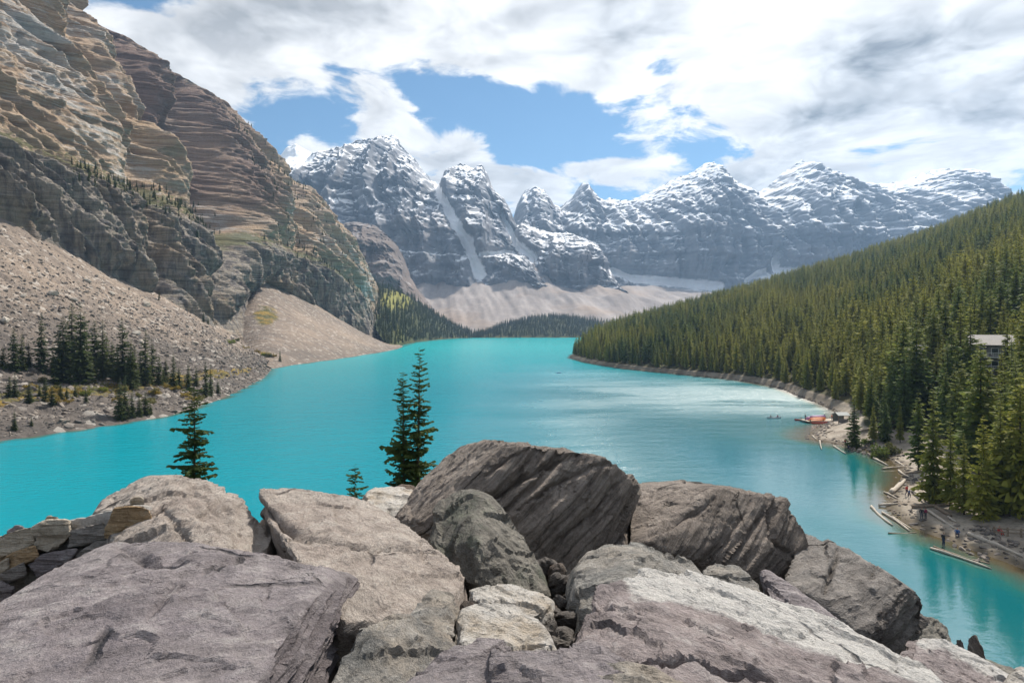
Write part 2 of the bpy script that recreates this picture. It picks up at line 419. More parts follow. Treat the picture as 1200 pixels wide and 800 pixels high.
# ------------------------------------------------------------------ lake and lake bed
def build_lake():
    xs = np.concatenate([np.linspace(-420, -60, 90), np.linspace(-58, 30, 30), np.linspace(31, 130, 90), np.linspace(134, 420, 20)])
    ys = np.concatenate([np.linspace(-120, 40, 20), np.geomspace(42, 1720, 200)])
    X, Y = np.meshgrid(xs, ys)
    V = np.stack([X, Y, np.zeros_like(X)], -1)
    me = mesh_np('lake', V, grid_quads(len(ys), len(xs)))
    dr = shore_dist(X, Y, RIGHT_SHORE); dl = shore_dist(X, Y, LEFT_SHORE)
    spit = np.exp(-(((X - 74) / 9)**2 + ((Y - 152) / 16)**2))
    sh = np.maximum(np.maximum(1 - dr / (5.0 + 12 * spit + 3.0 * (Y < 135)), (1 - dl / 2.2)), 0)
    fattr(me, 'shallow', np.clip(sh, 0, 1))
    calm = sstep(Y, 480, 190) * sstep(X - 0.02 * Y, -30, 35) 
    fattr(me, 'calm', np.clip(calm, 0, 1))
    fattr(me, 'still', sstep(Y, 230, 125) * sstep(X, 12, 45))
    m, t = new_mat('glacial_water')
    p = t.n('ShaderNodeNewGeometry').outputs['Position']
    shal = t.m('ADD', t.attr('shallow'), t.m('MULTIPLY', t.m('SUBTRACT', t.noise(p, 0.35, 4.0), 0.5), 0.35))
    col = t.mix(t.mr(t.noise(t.v('MULTIPLY', p, (0.004, 0.002, 0)), 1.0, 3.0), 0.35, 0.65), (0.0, 0.195, 0.250), (0.002, 0.255, 0.310))
    col = t.mix(t.mr(t.sep(p)[1], 250, 800), col, (0.008, 0.40, 0.425))
    col = t.mix(t.mr(t.attr('calm'), 0.1, 0.9), col, (0.006, 0.13, 0.15))
    col = t.mix(t.mr(shal, 0.05, 0.45), col, (0.02, 0.14, 0.13))
    col = t.mix(t.mr(shal, 0.35, 0.95), col, (0.11, 0.085, 0.05))
    wind = t.noise(t.v('MULTIPLY', p, (0.010, 0.022, 0)), 1.0, 5.0, 0.6)
    calm = t.m('ADD', t.attr('calm'), t.m('MULTIPLY', t.m('SUBTRACT', wind, 0.50), t.m('MULTIPLY', t.attr('calm'), 5.0)), clamp=True)
    still = t.attr('still')
    w1 = t.noise(t.v('MULTIPLY', p, (0.55, 0.95, 1)), 1.0, 5.0, 0.62)
    w2 = t.noise(t.v('MULTIPLY', p, (0.10, 0.22, 1)), 1.0, 3.0, 0.5)
    h = t.m('ADD', w1, t.m('MULTIPLY', w2, 1.2))
    bp = t.n('ShaderNodeBump'); t.put(bp.inputs['Height'], h); bp.inputs['Distance'].default_value = 0.35
    t.put(bp.inputs['Strength'], t.m('MULTIPLY', t.mr(calm, 0, 1, 0.75, 1.0), t.mr(still, 0, 1, 1.0, 0.06)))
    b = t.bsdf(col, t.m('MULTIPLY', t.mr(calm, 0, 1, 0.16, 0.34), t.mr(still, 0, 1, 1.0, 0.10)), bp.outputs[0], 0.5)
    t.put(b.inputs['IOR'], t.mr(calm, 0, 1, 1.13, 2.7))
    me.materials.append(m)
    tag(link('lake', me), kind='structure')
    gm = ground_mat('lake_bed_silt', (0.10, 0.11, 0.09), (0.16, 0.15, 0.12), (0.2, 0.19, 0.16))
    n = 40; q = np.linspace(-5600, 5600, n); X, Y = np.meshgrid(q, q)
    g = mesh_np('ground', np.stack([X, Y, np.full_like(X, -4.0)], -1), grid_quads(n, n)); g.materials.append(gm)
    tag(link('ground', g), kind='structure')
build_lake()

# ------------------------------------------------------------------ far peaks
COULOIRS = [([(511, 211), (519, 236), (535, 263), (549, 288), (556, 303), (563, 322)], 4.5, 9.0), ([(586, 250), (596, 272), (604, 288), (622, 304)], 2.0, 6.0),
            ([(566, 300), (590, 296), (604, 300)], 2.5, 3.0),
            ([(715, 318), (735, 327), (770, 330), (805, 334), (838, 337)], 4.0, 7.0), ([(868, 330), (884, 320), (892, 318)], 3.0, 4.0),
            ([(898, 300), (905, 318), (940, 322), (975, 314), (1010, 306), (1060, 300)], 4.5, 8.0), ([(375, 228), (384, 246), (396, 262)], 3.0, 4.0),
            ([(330, 185), (345, 185), (368, 190)], 8.0, 9.0)]
def peak(name, crest, Yc, Yb, base_py, nu, nv, mat, rib=70, bed=26, layer_h=34, seed=0, spread=1.0, jag=7.0):
    crest = np.array(crest, float)
    px = np.linspace(crest[0, 0], crest[-1, 0], nu)
    py = np.interp(px, crest[:, 0], crest[:, 1])
    nb = max(5, nv // 8)
    t = np.linspace(0, 1, nv - nb)
    PX = np.repeat(px[None], nv - nb, 0)
    zc = H + (HORIZON - py) / F * Yc
    zb = H + (HORIZON - base_py) / F * Yb
    prof = t[:, None]**0.9
    Z = zb + (zc[None] - zb) * prof
    steep = 0.62 * t[:, None] + 0.38 * t[:, None]**2.2
    Yg = Yb + (Yc - Yb) * steep + 0 * PX
    X = (PX - 600) / F * Yg
    # spurs and gullies running down the face
    warp = 0.25 * fbm(X / 420 + seed, Z / 500, Yg * 0 + seed, 3)
    lat = X / 250.0 + warp * 2
    spur = fbm(lat, Z / 1500 + seed * 3.1, np.zeros_like(X) + seed, 4, 0.55, ridged=True)
    env = np.sin(np.pi * np.clip(t, 0, 1))[:, None]**0.7
    spur = spur + 0.45 * fbm(X / 75.0 + 3 * warp, Z / 700 + seed, np.zeros_like(X) + 5, 3, 0.55, ridged=True)
    dy = rib * spur * (0.25 + env) * sstep(1 - t, 0, 0.12)[:, None]
    lz = Z + 14 * fbm(X / 300, Yg / 300, Z / 300, 3) + X * 0.03
    dy = dy + bed * (layers(lz / layer_h, 0.22, seed) * 1.5 + layers(lz / (layer_h * 2.7), 0.15, seed + 3) * 2.2) * sstep(1 - t, 0, 0.06)[:, None]
    dy = dy + 16 * fbm(X / 60, Z / 75, Yg / 60, 4, 0.62, ridged=True)
    ppx, ppy = project(np.stack([X, Yg, Z], -1))
    snow = np.zeros_like(X)
    for pts, w0, w1 in COULOIRS:
        dd, par = polydist(ppx, ppy, pts)
        w = w0 + (w1 - w0) * par
        k = np.exp(-(dd / w)**2)
        snow = np.maximum(snow, k)
        dy = dy * (1 - 0.75 * np.exp(-(dd / (w * 1.3))**2))
    Yg = Yg - dy
    X = X + 16 * fbm(X / 90, Z / 90, Yg / 90, 3) * env
    crag = fbm(px / 9.0 + seed * 5, px * 0, px * 0, 3, 0.6)
    Z = Z + jag * crag[None] * sstep(t, 0.80, 1.0)[:, None] + 5 * fbm(X / 40, Yg / 40, Z / 40, 3) * env
    # back slope, so that each peak is a solid body
    tb = np.linspace(0, 1, nb + 1)[1:, None]
    Yk = Yg[-1][None] + 700 * tb
    Xk = X[-1][None] + (px - 600)[None] / F * 700 * tb
    Zk = Z[-1][None] + (-40 - Z[-1][None]) * tb**0.9 + 20 * fbm(Xk / 120, Yk / 120, Xk * 0, 3) * np.sin(np.pi * tb)
    V = np.stack([np.vstack([X, Xk]), np.vstack([Yg, Yk]), np.vstack([Z, Zk])], -1)
    me = mesh_np(name, V, grid_quads(nv, nu)); me.materials.append(mat)
    fattr(me, 'snow', np.vstack([snow, np.zeros_like(Xk)]))
    return tag(link(name, me), kind='structure')
M_peak = mountain_mat('snow_dusted_peak_rock', (0.12, 0.128, 0.15), (0.27, 0.27, 0.285), (0.23, 0.205, 0.195), 250, 900, -0.02)
M_dome = mountain_mat('snow_dome_rock', (0.12, 0.125, 0.14), (0.24, 0.23, 0.23), (0.2, 0.17, 0.15), 250, 700, 0.40)
M_low = mountain_mat('low_butte_rock', (0.10, 0.085, 0.08), (0.21, 0.175, 0.16), (0.22, 0.165, 0.13), 500, 1400, -0.30)
peak('mountain', [(270, 225), (300, 205), (325, 186), (338, 173), (348, 170), (360, 176), (380, 190), (410, 205), (450, 230)], 3300, 2700, 330, 150, 110, M_dome, 40, 12, seed=9)
peak('mountain', [(600, 262), (606, 240), (612, 228), (626, 218), (636, 224), (648, 240), (656, 243), (668, 234), (676, 222), (684, 215), (692, 226), (702, 234), (718, 234), (738, 236), (760, 226),
                  (790, 211), (806, 205), (818, 197), (826, 191), (836, 191), (844, 200), (862, 216), (880, 231), (900, 218), (916, 203), (928, 196), (938, 188), (948, 194), (956, 200), (975, 206),
                  (1000, 213), (1030, 217), (1058, 213), (1080, 204), (1096, 199), (1114, 198), (1130, 208), (1150, 222), (1175, 238), (1220, 262), (1300, 300)], 3700, 2750, 344, 700, 205, M_peak, 105, 26, 52, seed=2, jag=12)
peak('mountain', [(300, 262), (330, 222), (352, 200), (361, 184), (366, 180), (384, 178), (408, 173), (415, 168), (430, 165), (446, 162), (458, 160), (467, 163), (474, 176), (484, 184), (494, 198), (506, 212),
                  (513, 217), (520, 209), (529, 199), (541, 193), (549, 197), (556, 197), (565, 194), (571, 204), (578, 222), (588, 232), (597, 245), (604, 262), (612, 285), (624, 308), (640, 330)], 2800, 2180, 345, 500, 225, M_peak, 80, 22, 40, seed=4, jag=9)
peak('mountain', [(575, 330), (590, 290), (600, 268), (612, 262), (628, 268), (648, 274), (668, 274), (684, 281), (696, 286), (706, 300), (714, 318), (724, 338), (732, 350)], 2600, 2280, 342, 240, 130, M_peak, 70, 14, 34, seed=6)
peak('mountain', [(372, 330), (385, 296), (394, 270), (404, 263), (420, 261), (440, 265), (455, 276), (468, 290), (476, 304), (482, 325), (492, 342), (510, 362)], 1750, 1590, 366, 220, 150, M_low, 30, 12, 16, seed=8, jag=3)

# talus fans at the foot of the peaks
def build_talus():
    top = [P(440, 345, 1900), P(470, 332, 2150), P(500, 306, 2340), P(520, 312, 2330), P(540, 320, 2300), P(560, 312, 2340), P(580, 326, 2300), P(598, 308, 2330), P(612, 284, 2420), P(628, 300, 2380),
           P(650, 326, 2380), P(675, 332, 2370), P(692, 328, 2370), P(715, 336, 2400), P(750, 334, 2500), P(800, 338, 2700), P(860, 342, 2800), P(930, 330, 2900), P(1010, 322, 2900), P(1120, 320, 2900)]
    px0 = [430, 462, 490, 510, 530, 552, 572, 592, 612, 634, 656, 680, 700, 725, 760, 810, 860, 930, 1010, 1120]
    mid = [P(p, 347 + (10 if p < 480 else 0), 1980 if p < 730 else 2250) for p in px0]
    bot = [P(p, 392, 1560) for p in px0]
    G, t = loft([bot, mid, top], 320, 95, [0, 0.5, 1.0])
    x, y, z = G[..., 0], G[..., 1], G[..., 2]
    G[..., 2] = z + 6 * fbm(x / 120, y / 120, 0 * x, 4) + 13 * (np.sin(t * np.pi)[:, None]) * fbm(x / 75 + 0.15 * y / 75, y / 600, 0 * x, 3, 0.55)
    me = mesh_np('talus_slope', G, grid_quads(95, 320))
    px, py = project(G)
    snow = np.zeros_like(x)
    for pts, w0, w1 in COULOIRS[:6]:
        dd, par = polydist(px, py, pts); snow = np.maximum(snow, np.exp(-(dd / (w0 + (w1 - w0) * par))**2))
    fattr(me, 'snow', snow)
    m, tr = new_mat('pale_talus')
    p = tr.n('ShaderNodeNewGeometry').outputs['Position']
    run = tr.noise(tr.v('MULTIPLY', p, (0.02, 0.003, 0.003)), 1.0, 6.0, 0.6)
    big = tr.noise(p, 0.004, 5.0, 0.6); fine = tr.noise(p, 0.06, 8.0, 0.7)
    c = tr.mix(tr.mr(run, 0.35, 0.65), (0.22, 0.19, 0.175), (0.36, 0.32, 0.30))
    c = tr.mix(tr.mr(big, 0.5, 0.65, 0, 0.7), c, (0.33, 0.25, 0.19))
    c = tr.mix(tr.mr(fine, 0.35, 0.6, 0.3, 0.0), c, tr.v('SCALE', c, 0.55))
    c = tr.mix(tr.mr(tr.m('ADD', tr.attr('snow'), tr.m('MULTIPLY', tr.m('SUBTRACT', fine, 0.5), 0.8)), 0.42, 0.6), c, (0.85, 0.87, 0.9))
    tr.bsdf(c, 0.9, tr.bump(fine, 0.5, 4.0), 0.1)
    me.materials.append(m)
    tag(link('talus_slope', me), kind='structure')
build_talus()

# ------------------------------------------------------------------ banded cliff on the far bank of the lake's left arm
def build_cliff():
    base = [P(-300, 130, 270), P(-100, 205, 300), P(0, 252, 325), P(60, 288, 350), P(140, 332, 385), P(210, 366, 420), P(262, 388, 458), P(288, 330, 640), P(370, 365, 730), P(428, 400, 820), P(452, 420, 900)]
    ledge = [P(-350, 40, 300), P(-110, 130, 335), P(10, 186, 368), P(90, 212, 408), P(150, 236, 455), P(210, 258, 505), P(262, 280, 560), P(325, 292, 690), P(385, 322, 790), P(428, 354, 880), P(456, 402, 960)]
    upper = [P(-380, -150, 370), P(-130, -40, 430), P(0, 60, 470), P(80, 92, 530), P(150, 132, 590), P(215, 166, 655), P(280, 212, 720), P(345, 262, 820), P(395, 308, 910), P(433, 350, 990), P(458, 402, 1050)]
    crest = [P(-420, -420, 470), P(-160, -260, 560), P(0, -105, 620), P(72, -28, 690), P(136, 32, 755), P(200, 76, 830), P(264, 124, 900), P(332, 196, 990), P(398, 272, 1070), P(440, 338, 1130), P(460, 400, 1180)]
    foot = [(a + 26, b - 12, c - 40) for a, b, c in base]
    back = [(a - 160, b + 130, c * 0.75) for a, b, c in crest]
    back2 = [(a - 420, b + 300, -20) for a, b, c in crest]
    nu, nv = 700, 450
    G, t = loft([foot, base, ledge, upper, crest, back, back2], nu, nv, [0, 0.05, 0.28, 0.60, 0.90, 0.95, 1.0])
    u = np.linspace(0, 1, nu)[None] + 0 * t[:, None]; T = t[:, None] + 0 * u
    n0 = grid_normals(G)
    if n0[nv // 2, nu // 2, 0] < 0: n0 = -n0
    out = n0.copy(); out[..., 2] *= 0.3; out /= np.linalg.norm(out, axis=2)[..., None]
    x, y, z = [G[..., i].copy() for i in range(3)]
    s = (y * 0.93 - x * 0.37)                     # distance along the wall
    env = sstep(T, 0.02, 0.08) * (1 - sstep(T, 0.86, 0.93))
    body = sstep(T, 0.25, 0.42) * (1 - sstep(T, 0.80, 0.90))
    # big buttresses separated by gullies
    gx = s + 0.30 * z + 18 * fbm(x / 90, y / 90, z / 90, 3)
    d = np.zeros_like(x)
    px, py = project(G)
    gully = [([(108, 12), (148, 95), (205, 170), (238, 230), (262, 285)], 17, 46), ([(196, 72), (222, 150), (250, 205), (278, 262)], 12, 38), ([(262, 300), (250, 345), (262, 385)], 16, 18),
             ([(150, 245), (168, 300), (180, 350)], 10, 14), ([(335, 205), (330, 250), (345, 290)], 8, 14), ([(40, -40), (70, 60), (130, 150), (160, 220)], 12, 14)]
    pur = np.zeros_like(x)
    for pts, w, dep in gully:
        dd, par = polydist(px, py, pts)
        d = d - 1.35 * dep * np.exp(-(dd / w)**2)
    dd, par = polydist(px, py, [(120, 8), (165, 95), (215, 160), (250, 215)]); pur = np.maximum(pur, np.exp(-((dd) / 26)**2))
    dd, par = polydist(px, py, [(205, 85), (262, 170), (290, 230)]); pur = np.maximum(pur, np.exp(-((dd) / 24)**2) * 0.9)
    d = d + 20 * fbm(gx / 75, z / 500, 0 * x, 3, 0.5, ridged=True) * body
    lz = z + 4 * fbm(x / 200, y / 200, z / 200, 2) + 0.05 * s
    bedamp = 0.35 + 0.65 * sstep(T, 0.26, 0.36)
    d = d + bedamp * (2.6 * layers(lz / 8.0, 0.16, 1) + 5.5 * layers(lz / 29.0, 0.10, 2) + 1.7 * layers(lz / 3.4, 0.25, 5))
    # fluted lower wall
    d = d + (1 - sstep(T, 0.24, 0.32)) * (9 * fbm(s / 24, z / 120, 0 * x, 3, 0.6, ridged=True) + 4 * fbm(s / 7, z / 60, 0 * x, 2, 0.6, ridged=True))
    d = d + 2.2 * fbm(x / 30, y / 30, z / 18, 3, 0.55, ridged=True) + 1.8 * fbm(s / 13, z / 45, 0 * x, 3, 0.6, ridged=True) * bedamp + 1.6 * fbm(x / 6, y / 6, z / 4, 2, 0.6)
    jt = fbm(s / 34 + 0.02 * z, z / 260, 0 * x + 4, 2, 0.5, ridged=True); d = d - 7 * sstep(jt, 0.75, 1.15) * bedamp
    env = env * (1 - 0.9 * sstep(u, 0.78, 0.96))
    G = G + out * (d * env)[..., None]
    G[..., 2] += 6 * fbm(x / 40, y / 40, 0 * x, 3) * sstep(T, 0.80, 0.9)
    me = mesh_np('cliff_mountain', G, grid_quads(nv, nu)); me.materials.append(cliff_mat())
    low = 1 - sstep(T + 0.03 * fbm(x / 60, y / 60, z / 60, 3), 0.25, 0.31)
    fattr(me, 'lower', low); fattr(me, 'purple', pur)
    green = 0.75 * np.exp(-((T - 0.30) / 0.035)**2) + 0.7 * sstep(T, 0.84, 0.90) * sstep(u, 0.45, 0.6)
    far = sstep(u, 0.70, 0.78); green = green + far * 0.42 * np.exp(-((T - 0.45) / 0.12)**2)
    fattr(me, 'green', green)
    tag(link('cliff_mountain', me), kind='structure')
    return G, T, u
CLIFF, CLIFF_T, CLIFF_U = build_cliff()

# ------------------------------------------------------------------ scree slopes and the wooded bank below them
M_scree = scree_mat('brown_scree', (0.36, 0.285, 0.225), (0.215, 0.18, 0.155), (0.11, 0.10, 0.094))
def build_scree():
    cols = [((-165, -30), (-200, -10, 7), (-330, 40, 105)), ((-140, 60), (-180, 90, 8), P(-260, 165, 270)), ((-122, 140), (-164, 178, 9), P(-80, 212, 305)), ((-112, 164), (-157, 215, 9), P(0, 243, 332)),
            ((-105, 183), (-151, 248, 9), P(60, 276, 357)), ((-104, 198), (-144, 278, 9), P(130, 318, 388)), ((-109, 238), (-139, 308, 8), P(190, 346, 414)), ((-124, 304), (-146, 345, 6), P(245, 376, 450)),
            ((-134, 341), (-152, 375, 4), P(272, 392, 480)), ((-150, 390), (-163, 420, 3.5), P(285, 398, 540))]
    sh = [(a[0], a[1], 0.0) for a, b, c in cols]; uw = [(a[0] + 14, a[1] - 3, -4.5) for a, b, c in cols]
    rim = [(a[0] - 5, a[1] + 2, 2.0) for a, b, c in cols]
    toe = [b for a, b, c in cols]; top = [c for a, b, c in cols]
    hid = [(c[0] - 40, c[1] + 16, c[2] + 8) for a, b, c in cols]
    nu, nv = 400, 270
    G, t = loft([uw, sh, rim, toe, top, hid], nu, nv, [0, 0.05, 0.10, 0.33, 0.93, 1.0])
    T = t[:, None] + np.zeros((1, nu)); x, y, z = [G[..., i] for i in range(3)]
    bank = sstep(T, 0.05, 0.12) * (1 - sstep(T, 0.30, 0.42))
    slope = sstep(T, 0.33, 0.42)
    dz = bank * (2.2 * fbm(x / 16, y / 16, 0 * x, 4) + 0.5 * fbm(x / 3, y / 3, 0 * x, 3)) + slope * (1.6 * fbm(x / 45, y / 14, 0 * x, 3) + 0.55 * fbm(x / 3.5, y / 3.5, 0 * x, 4, 0.65))
    dz = dz + 0.5 * fbm(x / 5, y / 5, 0 * x, 3) * sstep(T, 0.03, 0.06) 
    G[..., 2] = z + dz
    me = mesh_np('scree_slope', G, grid_quads(nv, nu)); me.materials.append(M_scree)
    fattr(me, 'rocky', np.clip((1 - sstep(T, 0.36, 0.62)) * 0.75 + 0.25 * fbm(x / 22, y / 22, 0 * x, 3) * slope, 0, 0.9))
    fattr(me, 'green', np.exp(-((T - 0.235) / 0.075)**2) * (1.34 + 0 * x) * (1 - sstep(y, 330, 380)))
    tag(link('scree_slope', me), kind='structure')
    return G, T
SCREE, SCREE_T = build_scree()
def build_scree2():
    cols = [((-151, 395), P(262, 398, 520)), ((-152, 425), P(280, 345, 620)), ((-150, 460), P(288, 322, 672)), ((-143, 521), P(296, 317, 690)), ((-140, 575), P(322, 328, 715)), ((-137, 640), P(358, 346, 745)),
            ((-135, 707), P(396, 372, 790)), ((-138, 770), P(428, 392, 840)), ((-146, 840), P(455, 402, 900))]
    sh = [(a[0], a[1], 0.0) for a, b in cols]; uw = [(a[0] + 14, a[1], -4.5) for a, b in cols]; top = [b for a, b in cols]
    mid = [(0.5 * (a[0] + b[0]), 0.5 * (a[1] + b[1]), 0.45 * b[2]) for a, b in cols]
    hid = [(b[0] - 40, b[1] + 12, b[2] + 12) for a, b in cols]
    nu, nv = 260, 170
    G, t = loft([uw, sh, mid, top, hid], nu, nv, [0, 0.08, 0.5, 0.92, 1.0])
    T = t[:, None] + np.zeros((1, nu)); x, y, z = [G[..., i] for i in range(3)]
    px, py = project(G)
    dz = sstep(T, 0.08, 0.2) * (1.0 * fbm(x / 40, y / 40, 0 * x, 3) + 0.5 * fbm(x / 5, y / 5, 0 * x, 3))
    dd, _ = polydist(px, py, [(297, 318), (290, 345), (268, 372), (262, 392)]); dz = dz - 5 * np.exp(-(dd / 6)**2)
    G[..., 2] = z + dz
    me = mesh_np('scree_slope', G, grid_quads(nv, nu)); me.materials.append(M_scree)
    fattr(me, 'rocky', 0.75 * np.exp(-(dd / 6)**2) + 0.3 * (1 - sstep(T, 0.1, 0.2)))
    g2 = np.exp(-(((px - 312) / 26)**2 + ((py - 370) / 20)**2)) + 0.9 * np.exp(-(((px - 308) / 22)**2 + ((py - 415) / 9)**2))
    fattr(me, 'green', np.clip(g2 * 1.3, 0, 1.15))
    tag(link('scree_slope', me), kind='structure')
    return G, T
SCREE2, SCREE2_T = build_scree2()

# ------------------------------------------------------------------ forested hillside, its beach, and the valley head
M_beach = ground_mat('beach_gravel', (0.27, 0.225, 0.175), (0.36, 0.31, 0.25), (0.20, 0.17, 0.135))
def hill_mat():
    m, t = new_mat('forest_floor')
    p = t.n('ShaderNodeNewGeometry').outputs['Position']
    n1 = t.noise(p, 0.06, 7.0, 0.65); n2 = t.noise(p, 1.8, 7.0, 0.7)
    fl = t.mix(t.mr(n1, 0.4, 0.6), (0.035, 0.04, 0.016), (0.075, 0.065, 0.03))
    be = t.mix(t.mr(t.noise(p, 0.25, 6.0), 0.4, 0.6), (0.25, 0.21, 0.17), (0.36, 0.315, 0.26))
    be = t.mix(t.mr(n2, 0.48, 0.62, 0, 0.6), be, (0.16, 0.14, 0.115))
    be = t.mix(t.attr('wet'), be, (0.085, 0.068, 0.045))
    f = t.mr(t.m('ADD', t.attr('beach'), t.m('MULTIPLY', t.m('SUBTRACT', n1, 0.5), 0.6)), 0.35, 0.6)
    t.bsdf(t.mix(f, fl, be), 0.9, t.bump(n2, 0.6, 0.25), 0.15)
    return m
def build_hill():
    pts = np.array(RIGHT_SHORE, float)
    sm = catmull(np.c_[pts, np.zeros(len(pts))], 600)[:, :2]
    tg = np.gradient(sm, axis=0); k = 25
    tg = np.stack([np.convolve(np.pad(tg[:, i], k, 'edge'), np.ones(2 * k + 1) / (2 * k + 1), 'valid') for i in range(2)], 1)
    nrm = np.stack([tg[:, 1], -tg[:, 0]], 1); nrm /= np.linalg.norm(nrm, axis=1)[:, None]
    s = sm[:, 1]
    bw = np.interp(s, [0, 60, 85, 100, 120, 150, 175, 200, 400, 800], [16, 16, 14, 10, 8, 12, 8, 2.4, 2.0, 2.0])     # beach width
    def row(dst, z, tx=None):
        q = sm + nrm * np.asarray(dst).reshape(-1, 1)
        return np.c_[q, np.broadcast_to(z, (len(q),))]
    # crest of the hill as seen against the peaks
    ck = [(-60, 470, -60, 150), (60, 520, 190, 158), (100, 560, 330, 166), (160, 590, 520, 172), (250, 590, 700, 168), (330, 580, 850, 146), (430, 540, 960, 122), (530, 470, 1060, 92),
          (620, 400, 1150, 68), (760, 300, 1260, 40), (1000, 235, 1360, 18), (1250, 235, 1450, 4), (1500, 270, 1560, 1)]
    ck = np.array(ck, float)
    cr = np.c_[[np.interp(s, ck[:, 0], ck[:, i]) for i in (1, 2, 3)]].T
    tree = row(bw, np.interp(s, [0, 120, 200, 800], [3.0, 3.0, 2.2, 1.8]))
    def between(f, lift=0.0):
        q = tree + (cr - tree) * f; q[:, 2] += lift; return q
    rows = [row(-16, -5.0), row(0, 0.0), row(bw * 0.45, 0.9), tree, row(bw + 7, np.interp(s, [0, 120, 200, 800], [5.0, 5.0, 4.0, 3.4])), between(0.12, 3), between(0.35, 4), between(0.7, 4), cr,
            np.c_[cr[:, 0] + 150, cr[:, 1] + 150, cr[:, 2] * 0.75 - 8], np.c_[cr[:, 0] + 500, cr[:, 1] + 400, 0 * cr[:, 2] - 10]]
    vp = np.array([0, .09, .17, .27, .31, .38, .50, .72, .90, .95, 1.0])
    nv = 150; t = np.linspace(0, 1, nv)
    R = np.stack(rows); i = np.clip(np.searchsorted(vp, t, side='right') - 1, 0, len(vp) - 2); f = ((t - vp[i]) / (vp[i + 1] - vp[i]))[:, None, None]
    G = R[i] * (1 - f) + R[i + 1] * f
    # smooth the inland rows along the shore so that they do not fold over the bends
    T = t[:, None] + np.zeros((1, 600)); x, y = G[..., 0], G[..., 1]
    wv = sstep(T, 0.30, 0.45)
    G[..., 2] += wv * (3.0 * fbm(x / 60, y / 60, 0 * x, 3)) + (1 - wv) * sstep(T, 0.07, 0.12) * (0.28 * fbm(x / 4.5, y / 4.5, 0 * x, 4))
    me = mesh_np('forest_hillside', G, grid_quads(nv, 600)); me.materials.append(hill_mat())
    fattr(me, 'beach', 1 - sstep(T, 0.265, 0.29))
    fattr(me, 'wet', np.maximum((1 - sstep(T, 0.095, 0.14)) * 0.9, 0.5 * sstep(y, 175, 215) * (1 + 0.8 * fbm(x / 9, y / 9, 0 * x, 2))))
    tag(link('forest_hillside', me), kind='structure')
    return G, T
HILL, HILL_T = build_hill()
def build_valley():
    sh = [P(455, 382, 760), P(470, 382, 860), P(484, 382, 1010), P(510, 382, 1200), P(545, 382, 1400), P(590, 382, 1440), P(640, 382, 1450), P(700, 382, 1470), P(790, 382, 1490)]
    sh = [(a, b, -0.5) for a, b, c in sh]
    top = [P(415, 350, 1080), P(448, 338, 1130), P(482, 350, 1260), P(515, 372, 1420), P(560, 391, 1560), P(600, 378, 1640), P(650, 371, 1690), P(705, 377, 1700), P(790, 385, 1700)]
    hid = [(a - 30, b + 160, c - 40) for a, b, c in top]
    G, t = loft([[(a, b - 25, -5) for a, b, c in sh], sh, [(0.5 * (a[0] + b[0]), 0.5 * (a[1] + b[1]), 0.55 * b[2] + 1) for a, b in zip(sh, top)], top, hid], 200, 90, [0, .06, .5, .9, 1])
    x, y = G[..., 0], G[..., 1]
    G[..., 2] += sstep(t, 0.06, 0.2)[:, None] * 3 * fbm(x / 60, y / 60, 0 * x, 3)
    me = mesh_np('valley_hillside', G, grid_quads(90, 200))
    m, tr = new_mat('valley_floor'); p = tr.n('ShaderNodeNewGeometry').outputs['Position']
    n = tr.noise(p, 0.02, 5.0)
    c = tr.mix(tr.mr(n, 0.4, 0.6), (0.035, 0.045, 0.018), (0.075, 0.075, 0.028))
    c = tr.mix(tr.mr(tr.attr('meadow'), 0.2, 0.7), c, (0.20, 0.19, 0.05))
    tr.bsdf(c, 0.9, None, 0.1); me.materials.append(m)
    px, py = project(G)
    mead = 1.3 * np.exp(-(((px - 464) / 18)**2 + ((py - 352) / 11)**2)) + 0.8 * np.exp(-(((px - 468) / 6)**2 + ((py - 392) / 10)**2))
    fattr(me, 'meadow', mead)
    tag(link('valley_hillside', me), kind='structure')
    return G, t
VALLEY, VALLEY_T = build_valley()

# ------------------------------------------------------------------ haze: one closed box of thin air round everything
def build_haze():
    bm = bmesh.new(); bmesh.ops.create_cube(bm, size=1.0)
    for v in bm.verts: v.co = Vector((v.co.x * 11400, v.co.y * 11400, -6.0 + (v.co.z + 0.5) * 1066))
    me = bpy.data.meshes.new('haze'); bm.to_mesh(me); bm.free()
    m, t = new_mat('thin_haze')
    vo = t.n('ShaderNodeVolumePrincipled')
    vo.inputs['Color'].default_value = (0.42, 0.66, 1.0, 1); vo.inputs['Density'].default_value = 0.00011; vo.inputs['Anisotropy'].default_value = 0.3
    o = t.n('ShaderNodeOutputMaterial'); t.l(vo.outputs[0], o.inputs['Volume'])
    me.materials.append(m)
    tag(link('haze', me), kind='stuff')
build_haze()

